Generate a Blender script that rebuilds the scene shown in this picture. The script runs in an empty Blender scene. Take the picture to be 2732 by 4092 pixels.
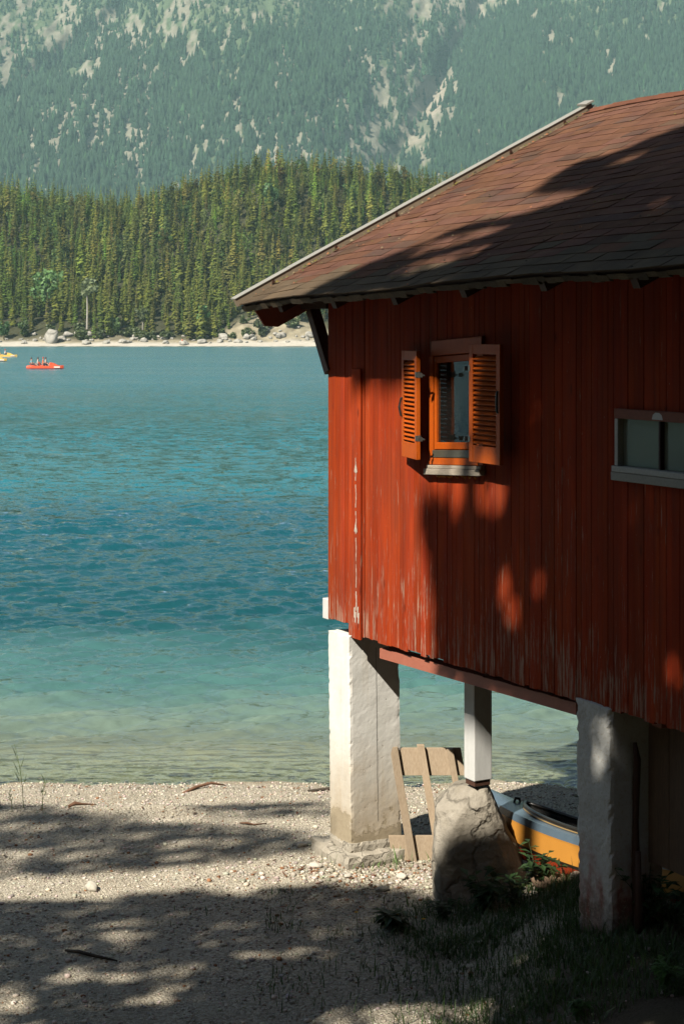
import bpy, bmesh, math, random
import numpy as np
from mathutils import Vector, Matrix, Euler, noise as mnoise

rng = np.random.default_rng(11)
R = random.Random(5)
rad = math.radians
scene = bpy.context.scene
COL = scene.collection

# ------------------------------------------------------------------ helpers
def tag(o, label=None, cat=None, group=None, kind=None):
    if label: o['label'] = label
    if cat: o['category'] = cat
    if group: o['group'] = group
    if kind: o['kind'] = kind
    return o

def empty(name, loc=(0, 0, 0), rz=0.0, parent=None):
    o = bpy.data.objects.new(name, None)
    COL.objects.link(o)
    o.empty_display_size = 0.2
    o.location = loc
    o.rotation_euler = (0, 0, rz)
    o.parent = parent
    return o

def copy_tree(o, parent=None):
    c = o.copy()
    COL.objects.link(c)
    c.parent = parent
    for ch in list(o.children):
        copy_tree(ch, c)
    return c

class MB:
    """collects geometry for one mesh object"""
    def __init__(s):
        s.v = []; s.f = []; s.t = []; s.m = []
    def add(s, verts, faces, tint=(1, 1, 1), mat=0):
        b = len(s.v)
        s.v.extend([tuple(p) for p in verts])
        s.f.extend([tuple(b + i for i in f) for f in faces])
        s.t.extend([tint] * len(verts))
        s.m.extend([mat] * len(faces))
    def hexa(s, p, tint=(1, 1, 1), mat=0):
        """eight corners: bottom 4 ccw, top 4 ccw"""
        s.add(p, [(0, 3, 2, 1), (4, 5, 6, 7), (0, 1, 5, 4), (1, 2, 6, 5), (2, 3, 7, 6), (3, 0, 4, 7)], tint, mat)
    def box(s, x0, x1, y0, y1, z0, z1, tint=(1, 1, 1), mat=0, M=None):
        p = [(x0, y0, z0), (x1, y0, z0), (x1, y1, z0), (x0, y1, z0), (x0, y0, z1), (x1, y0, z1), (x1, y1, z1), (x0, y1, z1)]
        if M is not None: p = [M @ Vector(q) for q in p]
        s.hexa(p, tint, mat)
    def bar(s, a, b, w, h, up=(0, 0, 1), tint=(1, 1, 1), mat=0):
        a = Vector(a); b = Vector(b); d = (b - a).normalized()
        side = d.cross(Vector(up)).normalized() * (w / 2)
        u = side.cross(d).normalized() * (h / 2)
        s.hexa([a - side - u, a + side - u, b + side - u, b - side - u, a - side + u, a + side + u, b + side + u, b - side + u], tint, mat)
    def tube(s, path, radii, n=8, tint=(1, 1, 1), mat=0, cap=True):
        path = [Vector(p) for p in path]
        vs = []; fs = []
        ref = Vector((0.31, 0.17, 0.93)).normalized()
        for i, p in enumerate(path):
            d = (path[min(i + 1, len(path) - 1)] - path[max(i - 1, 0)]).normalized()
            r = ref if abs(d.dot(ref)) < .9 else Vector((1, 0, 0))
            u = d.cross(r).normalized(); w = d.cross(u)
            for k in range(n):
                a = 2 * math.pi * k / n
                vs.append(p + (u * math.cos(a) + w * math.sin(a)) * radii[i])
        for i in range(len(path) - 1):
            for k in range(n):
                k2 = (k + 1) % n
                fs.append((i * n + k, i * n + k2, (i + 1) * n + k2, (i + 1) * n + k))
        if cap:
            fs.append(tuple(range(n))[::-1]); fs.append(tuple(range((len(path) - 1) * n, len(path) * n)))
        s.add(vs, fs, tint, mat)
    def build(s, name, mats, parent=None, smooth=False, bevel=0):
        me = bpy.data.meshes.new(name)
        me.from_pydata(s.v, [], s.f)
        if not isinstance(mats, (list, tuple)): mats = [mats]
        for m in mats: me.materials.append(m)
        if len(mats) > 1: me.polygons.foreach_set('material_index', s.m)
        at = me.color_attributes.new('tint', 'FLOAT_COLOR', 'POINT')
        at.data.foreach_set('color', np.array([(a, b, c, 1.0) for a, b, c in s.t], 'f').ravel())
        me.update()
        if smooth:
            me.polygons.foreach_set('use_smooth', [True] * len(me.polygons))
        o = bpy.data.objects.new(name, me)
        COL.objects.link(o)
        o.parent = parent
        if bevel:
            b = o.modifiers.new('Bevel', 'BEVEL'); b.width = bevel; b.segments = 2; b.limit_method = 'ANGLE'
        return o

def np_mesh(name, V, F, tint=None, mats=(), parent=None, smooth=False):
    """V (n,3), F (m,k) constant k"""
    V = np.asarray(V, 'f'); F = np.asarray(F, 'i')
    me = bpy.data.meshes.new(name)
    n, (m, k) = len(V), F.shape
    me.vertices.add(n); me.vertices.foreach_set('co', V.ravel())
    me.loops.add(m * k); me.loops.foreach_set('vertex_index', F.ravel())
    me.polygons.add(m)
    me.polygons.foreach_set('loop_start', np.arange(0, m * k, k, dtype='i'))
    me.polygons.foreach_set('loop_total', np.full(m, k, 'i'))
    me.update(calc_edges=True)
    if tint is not None:
        at = me.color_attributes.new('tint', 'FLOAT_COLOR', 'POINT')
        c = np.ones((n, 4), 'f'); c[:, :3] = tint
        at.data.foreach_set('color', c.ravel())
    for mm in (mats if isinstance(mats, (list, tuple)) else [mats]): me.materials.append(mm)
    if smooth: me.polygons.foreach_set('use_smooth', np.ones(m, bool))
    o = bpy.data.objects.new(name, me); COL.objects.link(o); o.parent = parent
    return o

def grid_faces(nr, nc):
    i = np.arange(nr - 1)[:, None] * nc + np.arange(nc - 1)[None, :]
    i = i.ravel()
    return np.stack([i, i + 1, i + nc + 1, i + nc], 1)

def scatter(V, F, T, pos, scale, rz, tints, tilt=None, sz=None):
    """copies of one small mesh merged into arrays"""
    N = len(pos); n = len(V)
    c, s = np.cos(rz)[:, None], np.sin(rz)[:, None]
    sc = np.asarray(scale)
    if sc.ndim == 1: sc = np.stack([sc, sc, sc], 1)
    P = V[None] * sc[:, None, :]
    x = P[..., 0] * c - P[..., 1] * s; y = P[..., 0] * s + P[..., 1] * c
    out = np.stack([x + pos[:, 0:1], y + pos[:, 1:2], P[..., 2] + pos[:, 2:3]], -1).reshape(-1, 3)
    FF = (F[None] + (np.arange(N) * n)[:, None, None]).reshape(-1, F.shape[1])
    TT = (T[None] * tints[:, None, :]).reshape(-1, 3)
    return out, FF, TT

def smooth(a, b, x):
    t = np.clip((x - a) / (b - a), 0, 1)
    return t * t * (3 - 2 * t)

# lattice value noise, vectorised
_perm = np.random.default_rng(3).random((256, 256))
def vnoise(x, y):
    x = np.asarray(x, float); y = np.asarray(y, float)
    xi = np.floor(x).astype(int); yi = np.floor(y).astype(int)
    fx = x - xi; fy = y - yi
    fx = fx * fx * (3 - 2 * fx); fy = fy * fy * (3 - 2 * fy)
    g = lambda a, b: _perm[a & 255, b & 255]
    return (g(xi, yi) * (1 - fx) + g(xi + 1, yi) * fx) * (1 - fy) + (g(xi, yi + 1) * (1 - fx) + g(xi + 1, yi + 1) * fx) * fy
def fbm(x, y, o=4):
    r = 0; a = .5
    for i in range(o):
        r = r + a * (vnoise(x * 2 ** i + 17.3 * i, y * 2 ** i + 5.1 * i) - .5) * 2; a *= .5
    return r

def in_poly(px, py, poly):
    r = np.zeros(px.shape, bool); n = len(poly)
    for i in range(n):
        x1, y1 = poly[i]; x2, y2 = poly[(i + 1) % n]
        c = ((y1 > py) != (y2 > py)) & (px < (x2 - x1) * (py - y1) / (y2 - y1 + 1e-12) + x1)
        r ^= c
    return r

# ------------------------------------------------------------------ materials
ALB = .50      # overall reflectance level of the place: the picture is exposed for it
class NT:
    def __init__(s, name):
        s.mat = bpy.data.materials.new(name); s.mat.use_nodes = True
        s.t = s.mat.node_tree; s.t.nodes.clear()
        s.out = s.n('ShaderNodeOutputMaterial')
    def n(s, kind, props=None, **ins):
        nd = s.t.nodes.new(kind)
        for k, v in (props or {}).items(): setattr(nd, k, v)
        for k, v in ins.items():
            sock = nd.inputs[int(k[1:])] if k[0] == 'i' and k[1:].isdigit() else nd.inputs[k.replace('_', ' ')]
            if hasattr(v, 'is_output') or isinstance(v, bpy.types.NodeSocket): s.t.links.new(v, sock)
            else: sock.default_value = v
        return nd
    def coord(s, scale=(1, 1, 1), kind='Object'):
        tc = s.n('ShaderNodeTexCoord')
        mp = s.n('ShaderNodeMapping', Vector=tc.outputs[kind], Scale=scale)
        return mp.outputs[0]
    def noise(s, vec, scale=5, detail=4, rough=.55, dist=0):
        return s.n('ShaderNodeTexNoise', Vector=vec, Scale=scale, Detail=detail, Roughness=rough, Distortion=dist).outputs[0]
    def ramp(s, fac, stops):
        r = s.n('ShaderNodeValToRGB', Fac=fac)
        el = r.color_ramp.elements
        while len(el) < len(stops): el.new(.5)
        for e, (p, c) in zip(el, stops):
            e.position = p
            e.color = (c, c, c, 1) if isinstance(c, (int, float)) else (*c, 1)
        return r.outputs[0]
    def mix(s, fac, a, b, blend='MIX'):
        m = s.n('ShaderNodeMix', {'data_type': 'RGBA', 'blend_type': blend})
        for sock, v in ((m.inputs[0], fac), (m.inputs[6], a), (m.inputs[7], b)):
            if isinstance(v, bpy.types.NodeSocket): s.t.links.new(v, sock)
            else: sock.default_value = v if isinstance(v, (int, float)) else (*v, 1)
        return m.outputs[2]
    def math(s, op, a, b=0.0):
        m = s.n('ShaderNodeMath', {'operation': op})
        for sock, v in ((m.inputs[0], a), (m.inputs[1], b)):
            if isinstance(v, bpy.types.NodeSocket): s.t.links.new(v, sock)
            else: sock.default_value = v
        return m.outputs[0]
    def tint(s):
        return s.n('ShaderNodeAttribute', {'attribute_name': 'tint'}).outputs[0]
    def bump(s, h, strength=.4, dist=.01, normal=None):
        b = s.n('ShaderNodeBump', Height=h, Strength=strength, Distance=dist)
        if normal is not None: s.t.links.new(normal, b.inputs['Normal'])
        return b.outputs[0]
    def finish(s, color, rough=.7, normal=None, spec=.3, **kw):
        if isinstance(color, bpy.types.NodeSocket): color = s.mix(1.0, color, (ALB,) * 3, 'MULTIPLY')
        p = s.n('ShaderNodeBsdfPrincipled')
        for k, v in dict(Base_Color=color, Roughness=rough, Specular_IOR_Level=spec, **kw).items():
            sock = p.inputs[k.replace('_', ' ')]
            if isinstance(v, bpy.types.NodeSocket): s.t.links.new(v, sock)
            elif isinstance(v, (tuple, list)): sock.default_value = (*v, 1) if len(v) == 3 else v
            else: sock.default_value = v
        if normal is not None: s.t.links.new(normal, p.inputs['Normal'])
        s.t.links.new(p.outputs[0], s.out.inputs[0])
        return s.mat

def m_plain(name, c, rough=.5, var=.15, scale=30, bump=0.1, spec=.4, metallic=0.0, tinted=False):
    t = NT(name); v = t.coord()
    nz = t.noise(v, scale, 3)
    dark = tuple(x * (1 - var) for x in c); lite = tuple(min(1, x * (1 + var)) for x in c)
    col = t.mix(nz, dark, lite)
    if tinted: col = t.mix(1.0, col, t.tint(), 'MULTIPLY')
    return t.finish(col, rough, t.bump(nz, bump, .004) if bump else None, spec, Metallic=metallic)

def m_wood(name, c1, c2, rough=.65, along=(1, 1, 1), spec=.3, bump=.3, tinted=True):
    """wood grain; `along` = mapping scale, small along the grain"""
    t = NT(name); v = t.coord(along)
    g = t.noise(v, 18, 6, .65, .6)
    g2 = t.noise(v, 3, 3)
    col = t.mix(t.ramp(g, [(.3, 0), (.7, 1)]), c1, c2)
    col = t.mix(t.math('MULTIPLY', g2, .45), col, tuple(x * .5 for x in c1))
    if tinted: col = t.mix(1.0, col, t.tint(), 'MULTIPLY')
    return t.finish(col, rough, t.bump(g, bump, .004), spec)

def m_red_boards():
    t = NT('weathered_red_paint'); tc = t.coord()
    st = t.coord((38, 38, 1.6)); st2 = t.coord((9, 9, .9)); fine = t.coord((90, 90, 9))
    g = t.noise(st, 1.0, 6, .65, .3); blot = t.noise(st2, 1.0, 4, .6); fg = t.noise(fine, 1, 3)
    red = t.mix(t.ramp(blot, [(.3, 0), (.7, 1)]), (.30, .034, .009), (.45, .066, .016))
    red = t.mix(t.ramp(g, [(.35, .55), (.6, 0)]), red, (.22, .03, .014))
    red = t.mix(1.0, red, t.tint(), 'MULTIPLY')
    sep = t.n('ShaderNodeSeparateXYZ', Vector=tc)
    z = sep.outputs[2]
    low = t.n('ShaderNodeMapRange', Value=z, i1=3.4, i2=2.0, i3=0.0, i4=.11).outputs[0]
    pk = t.noise(t.coord((42, 42, 2.6)), 1.0, 7, .72, .2)
    thr = t.math('ADD', t.math('ADD', pk, low), t.math('MULTIPLY', t.math('SUBTRACT', t.noise(tc, 1.6, 3), .5), .30))
    peel = t.ramp(thr, [(.62, 0), (.70, 1)])
    wood = t.mix(fg, (.30, .17, .11), (.58, .46, .35))
    col = t.mix(t.math('MULTIPLY', peel, .8), red, wood)
    fleck = t.ramp(t.noise(t.coord((75, 75, 24)), 1.0, 3, .6), [(.70, 0), (.75, .8)])
    col = t.mix(fleck, col, (.50, .36, .27))
    knot = t.ramp(t.n('ShaderNodeTexVoronoi', Vector=t.coord((7, 7, 2.6)), Scale=1.0).outputs[0], [(.05, .75), (.13, 0)])
    col = t.mix(knot, col, (.13, .022, .010))
    grime = t.ramp(t.noise(t.coord((5, 5, 1.1)), 1.0, 5, .65), [(.46, 0), (.68, .6)])
    col = t.mix(grime, col, (.20, .045, .022))
    h = t.math('SUBTRACT', g, t.math('MULTIPLY', peel, .7))
    return t.finish(col, t.ramp(g, [(.3, .55), (.7, .8)]), t.bump(h, .35, .006), .02)

def m_plaster():
    t = NT('white_limewash_concrete'); v = t.coord()
    z = t.n('ShaderNodeSeparateXYZ', Vector=v).outputs[2]
    big = t.noise(v, 3.2, 5, .62); mid = t.noise(v, 14, 6, .7); fine = t.noise(v, 70, 4, .6)
    white = t.mix(t.ramp(big, [(.3, 0), (.7, 1)]), (.70, .685, .62), (.84, .825, .77))
    white = t.mix(t.ramp(t.noise(t.coord((14, 14, 1.2)), 1, 5), [(.52, 0), (.72, .35)]), white, (.50, .42, .31))
    conc = t.mix(mid, (.25, .20, .13), (.50, .42, .29))
    edge = t.math('ADD', z, t.math('MULTIPLY', t.math('SUBTRACT', big, .5), -1.1))
    soil = t.n('ShaderNodeMapRange', Value=edge, i1=1.15, i2=.22, i3=0, i4=.95).outputs[0]
    col = t.mix(soil, white, (.43, .33, .20))
    flake = t.math('ADD', edge, t.math('MULTIPLY', t.math('SUBTRACT', mid, .5), -.55))
    bare = t.ramp(flake, [(.40, 1), (.43, 0)])
    col = t.mix(bare, col, conc)
    pits = t.ramp(t.noise(v, 26, 2, .5), [(.70, 0), (.76, 1)])
    col = t.mix(t.math('MULTIPLY', pits, .25), col, (.35, .29, .2))
    h = t.math('ADD', t.math('MULTIPLY', mid, .5), t.math('MULTIPLY', fine, .25))
    h = t.math('SUBTRACT', h, t.math('MULTIPLY', bare, .55))
    h = t.math('SUBTRACT', h, t.math('MULTIPLY', pits, .5))
    return t.finish(col, .85, t.bump(h, .5, .007), .2)

def m_rusty_plaster():
    """the second pier: rendered concrete with old red paint rubbed onto its lower half"""
    t = NT('grey_limewash_red_rub'); v = t.coord()
    z = t.n('ShaderNodeSeparateXYZ', Vector=v).outputs[2]
    big = t.noise(v, 3.2, 5, .62); mid = t.noise(v, 16, 6, .7)
    col = t.mix(big, (.50, .50, .47), (.74, .74, .70))
    redm = t.math('ADD', z, t.math('MULTIPLY', t.math('SUBTRACT', mid, .5), -.8))
    red = t.n('ShaderNodeMapRange', Value=redm, i1=1.15, i2=.75, i3=0, i4=.85).outputs[0]
    red = t.math('MULTIPLY', red, t.ramp(t.noise(t.coord((9, 9, 2.5)), 1, 4), [(.38, .15), (.58, 1)]))
    col = t.mix(red, col, (.36, .055, .018))
    col = t.mix(t.n('ShaderNodeMapRange', Value=redm, i1=.85, i2=.55, i3=0, i4=.8).outputs[0], col, (.10, .075, .05))
    chips = t.ramp(t.noise(v, 45, 4, .7), [(.55, 0), (.6, 1)])
    col = t.mix(t.math('MULTIPLY', chips, .5), col, (.48, .41, .30))
    return t.finish(col, .88, t.bump(mid, .55, .010), .2)

def m_shingle():
    t = NT('asphalt_shingle'); v = t.coord()
    gr = t.noise(v, 260, 2); bl = t.noise(v, 2.6, 5, .65); st = t.noise(t.coord((1.2, 9, 9)), 1.5, 4, .6)
    col = t.mix(1.0, t.tint(), t.mix(t.ramp(bl, [(.3, 0), (.7, 1)]), (.68, .68, .70), (1.18, 1.12, 1.05)), 'MULTIPLY')
    col = t.mix(1.0, col, t.mix(gr, (.6, .6, .6), (1.35, 1.35, 1.35)), 'MULTIPLY')
    col = t.mix(t.ramp(st, [(.58, 0), (.75, .5)]), col, (.16, .13, .085))
    return t.finish(col, .95, t.bump(gr, .6, .004), .03)

def m_rock(name, c1, c2, scale=3.0, moss=None, bumpd=.05):
    t = NT(name); v = t.coord()
    a = t.noise(v, scale, 8, .65, .4); b = t.noise(v, scale * 7, 6, .7)
    cr = t.n('ShaderNodeTexVoronoi', {'feature': 'DISTANCE_TO_EDGE'}, Vector=t.n('ShaderNodeMix', {'data_type': 'VECTOR'}, i0=.35, i4=v, i5=t.n('ShaderNodeTexNoise', Vector=v, Scale=scale * 1.4, Detail=4.0).outputs[1]).outputs[1], Scale=scale * .75).outputs[0]
    crack = t.ramp(cr, [(.0, 1), (.035, 0)])
    col = t.mix(t.ramp(a, [(.3, 0), (.7, 1)]), c1, c2)
    col = t.mix(t.math('MULTIPLY', b, .5), col, tuple(x * .55 for x in c1))
    col = t.mix(t.math('MULTIPLY', crack, .5), col, tuple(x * .3 for x in c1))
    if moss: col = t.mix(t.ramp(t.noise(v, scale * 1.7, 5), [(.58, 0), (.68, .7)]), col, moss)
    h = t.math('SUBTRACT', t.math('ADD', a, t.math('MULTIPLY', b, .4)), t.math('MULTIPLY', crack, .35))
    return t.finish(col, .9, t.bump(h, .8, bumpd), .2)

def m_gravel_base():
    t = NT('pale_gravel'); v = t.coord()
    vo = t.n('ShaderNodeTexVoronoi', Vector=v, Scale=55.0, Randomness=1.0)
    vo2 = t.n('ShaderNodeTexVoronoi', Vector=v, Scale=130.0)
    sepc = t.n('ShaderNodeSeparateColor', Color=vo.outputs['Color'])
    big = t.noise(v, .9, 5, .6)
    col = t.mix(sepc.outputs[0], (.30, .26, .19), (.68, .62, .50))
    col = t.mix(t.math('MULTIPLY', t.n('ShaderNodeSeparateColor', Color=vo2.outputs['Color']).outputs[0], .5), col, (.42, .37, .28))
    col = t.mix(t.ramp(big, [(.35, 0), (.7, .45)]), col, (.34, .29, .21))
    y = t.n('ShaderNodeSeparateXYZ', Vector=v)
    soil = t.math('MULTIPLY', t.n('ShaderNodeMapRange', Value=t.math('ADD', y.outputs[1], t.math('MULTIPLY', big, 1.2)), i1=12.8, i2=11.6, i3=0, i4=1).outputs[0],
                  t.n('ShaderNodeMapRange', Value=y.outputs[0], i1=.2, i2=1.6, i3=.15, i4=.9).outputs[0])
    col = t.mix(soil, col, (.055, .04, .026))
    away = t.math('MAXIMUM', t.n('ShaderNodeMapRange', Value=t.math('ADD', y.outputs[0], big), i1=-8.0, i2=-11.0, i3=0, i4=1).outputs[0],
                  t.math('MAXIMUM', t.n('ShaderNodeMapRange', Value=t.math('ADD', y.outputs[1], big), i1=10.6, i2=9.2, i3=0, i4=1).outputs[0],
                         t.n('ShaderNodeMapRange', Value=t.math('ADD', y.outputs[0], big), i1=7.0, i2=9.0, i3=0, i4=1).outputs[0]))
    col = t.mix(away, col, t.mix(t.noise(v, 3, 4), (.045, .05, .02), (.10, .08, .045)))
    wet = t.n('ShaderNodeMapRange', Value=y.outputs[2], i1=-.125, i2=-.165, i3=0, i4=.55).outputs[0]
    col = t.mix(wet, col, (.27, .21, .125))
    under = t.n('ShaderNodeMapRange', Value=y.outputs[2], i1=-.165, i2=-.20, i3=0, i4=.8).outputs[0]
    col = t.mix(under, col, t.mix(sepc.outputs[0], (.34, .29, .19), (.60, .54, .40)))
    h = t.math('ADD', vo.outputs[0], t.math('MULTIPLY', vo2.outputs[0], .4))
    return t.finish(col, .9, t.bump(h, 1.0, -.012), .05)

def m_tinted(name, rough=.8, var=.25, scale=40, spec=.2, bump=.3, bd=.004, trans=0.0):
    t = NT(name); v = t.coord()
    nz = t.noise(v, scale, 3)
    col = t.mix(1.0, t.tint(), t.mix(nz, (1 - var,) * 3, (1 + var,) * 3), 'MULTIPLY')
    m = t.finish(col, rough, t.bump(nz, bump, bd) if bump else None, spec)
    if trans:
        p = [n for n in t.t.nodes if n.type == 'BSDF_PRINCIPLED'][0]
        tr = t.n('ShaderNodeBsdfTranslucent', Color=col)
        mx = t.n('ShaderNodeMixShader', Fac=trans)
        t.t.links.new(p.outputs[0], mx.inputs[1]); t.t.links.new(tr.outputs[0], mx.inputs[2])
        t.t.links.new(mx.outputs[0], t.out.inputs[0])
    return m

def m_glass(name, tint=(.9, .95, .92), body=(.02, .022, .02), alpha=.8):
    """window glass: a mirror-like coat over a partly see-through pane"""
    t = NT(name)
    fr = t.n('ShaderNodeFresnel', IOR=1.52)
    nz = t.noise(t.coord((1, 1, 1)), 4, 2)
    gl = t.n('ShaderNodeBsdfGlossy', Color=(*tint, 1), Roughness=.015, Normal=t.bump(nz, .25, .01))
    tr = t.n('ShaderNodeBsdfTransparent', Color=(.75, .8, .76, 1))
    df = t.n('ShaderNodeBsdfDiffuse', Color=(*body, 1))
    m1 = t.n('ShaderNodeMixShader', Fac=alpha, i1=df.outputs[0], i2=tr.outputs[0])
    m2 = t.n('ShaderNodeMixShader', Fac=fr.outputs[0], i1=m1.outputs[0], i2=gl.outputs[0])
    t.t.links.new(m2.outputs[0], t.out.inputs[0])
    return t.mat

RED = m_red_boards(); PLASTER = m_plaster(); PIER2 = m_rusty_plaster(); SHINGLE = m_shingle()
DARKWOOD = m_wood('dark_stained_wood', (.055, .022, .012), (.11, .045, .024), .7, (6, 6, 6))
PINKWOOD = m_wood('red_brown_painted_wood', (.40, .125, .075), (.48, .165, .10), .65, (4, 4, 4), bump=.15)
ORANGE = m_wood('orange_varnished_wood', (.46, .078, .006), (.60, .122, .010), .5, (6, 6, 1.2), .1, .12)
GREYWOOD = m_wood('grey_weathered_wood', (.30, .25, .19), (.52, .45, .36), .85, (1.5, 8, 8))
PLANKWOOD = m_wood('raw_sawn_wood', (.34, .25, .165), (.52, .41, .29), .8, (7, 7, 1.0))
LOWPLANK = m_wood('faded_brown_planks', (.13, .085, .055), (.24, .15, .09), .8, (8, 8, .8))
WHITEWOOD = m_wood('white_painted_wood', (.66, .66, .62), (.80, .80, .77), .6, (8, 8, 1.0), bump=.15)
FLAKEWHITE = m_wood('flaking_white_frame', (.40, .41, .38), (.74, .75, .70), .7, (14, 14, 14), bump=.4)
FLAKERED = m_wood('flaking_red_frame', (.20, .05, .025), (.36, .11, .05), .75, (12, 12, 12), bump=.4)
METAL = m_plain('dull_metal', (.30, .29, .26), .35, .3, 60, .2, .5, .85)
BLACK = m_plain('black_iron', (.018, .017, .015), .45, .2)
TRIMTOP = m_plain('pale_sheet_metal', (.30, .285, .24), .45, .1, 12, .05, .5)
TRIMSIDE = m_plain('tan_sheet_metal', (.30, .235, .16), .5, .15, 14, .05, .4)
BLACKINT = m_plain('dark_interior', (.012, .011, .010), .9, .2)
REDREFL = m_plain('red_shutter_reflection', (.42, .02, .012), .8, .2)
GLASS = m_glass('window_glass')
GLASS2 = m_glass('old_window_glass', (.42, .47, .40), (.13, .145, .11), .15)
FOAM = m_plain('orange_foam', (.75, .33, .05), .9, .3, 60, .6)
MORTAR = m_rock('footing_concrete', (.36, .32, .25), (.52, .47, .38), 4, bumpd=.02)
BOULDER = m_rock('boulder_limestone', (.25, .215, .16), (.50, .455, .375), 2.6, bumpd=.06)
FARROCK = m_rock('shore_rock', (.34, .32, .27), (.56, .53, .46), .35, bumpd=.4)
STONE = m_tinted('pebble', .9, .25, 60, .06)
LEAF = m_tinted('leaf', .55, .2, 8, .3, 0, trans=.25)
NEEDLE = m_tinted('needle_foliage', .8, .25, 1.2, .06, 0, trans=.38)
BARK = m_rock('bark', (.10, .075, .05), (.19, .15, .11), 6, bumpd=.03)
BIRCH = m_plain('pale_bark', (.40, .37, .31), .8, .3, 3)
DRIFT = m_wood('driftwood', (.13, .06, .03), (.28, .15, .085), .85, (5, 5, 5))
STICK = m_wood('dark_stick', (.035, .025, .016), (.07, .05, .03), .85, (5, 5, 5))

# ------------------------------------------------------------------ ground and lake
WZ = -.15                      # lake level
def shore_y(x): return 17.75 + .25 * fbm(x * .35 + 3, x * 0 + 2.2, 3)
def ground_z(x, y):
    x = np.asarray(x, float); y = np.asarray(y, float)
    beach = np.interp(y, [10, 15, 16.3, 17.8], [.03, .0, -.02, WZ])
    d = np.maximum(y - shore_y(x), 0)
    bed = WZ - .07 * d - .016 * d * d
    bed = np.maximum(bed, -9)
    z = np.where(d > 0, bed, np.minimum(beach, np.maximum(beach, WZ)))
    z = np.where((d <= 0) & (y > 16.3), np.interp((y - 16.3) / (shore_y(x) - 16.3), [0, 1], [-.02, WZ]), z)
    z = z + .55 * smooth(.75, 2.0, x) * smooth(15.0, 12.0, y) * smooth(4.5, 9, y)
    z = z + 2.6 * smooth(10.6, 3.4, y)
    und = .05 * fbm(x * .7, y * .9, 3) + .018 * fbm(x * 3.1, y * 3.1, 2)
    # little gravel ridge along the old waterline and one scooped hollow
    und = und + .035 * np.exp(-((y - 16.35 - .25 * fbm(x * .5, x * 0 + 9, 2)) / .22) ** 2) * smooth(.2, -1.2, x)
    und = und - .07 * np.exp(-(((x + 1.72) / .22) ** 2 + ((y - 16.22) / .13) ** 2)) + .04 * np.exp(-(((x + 1.72) / .42) ** 2 + ((y - 16.5) / .2) ** 2))
    return z + und * np.where(d > 0, .5, 1)
gz = lambda x, y: float(ground_z(np.array([x]), np.array([y]))[0])

xs = np.unique(np.concatenate([np.linspace(-90, -8, 30), np.linspace(-8, -4.2, 30), np.arange(-4.2, 4.4, .07), np.linspace(4.4, 10, 40), np.linspace(10, 90, 30)]))
ys = np.unique(np.concatenate([np.linspace(-60, -6, 20), np.linspace(-6, 9.8, 60), np.arange(9.8, 19.5, .07), np.linspace(19.5, 34, 60), np.linspace(34, 70, 20)]))
XX, YY = np.meshgrid(xs, ys)
ZZ = ground_z(XX, YY)
g = np_mesh('ground', np.stack([XX, YY, ZZ], -1).reshape(-1, 3), grid_faces(len(ys), len(xs)), None, m_gravel_base(), smooth=True)
tag(g, kind='structure')

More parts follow.
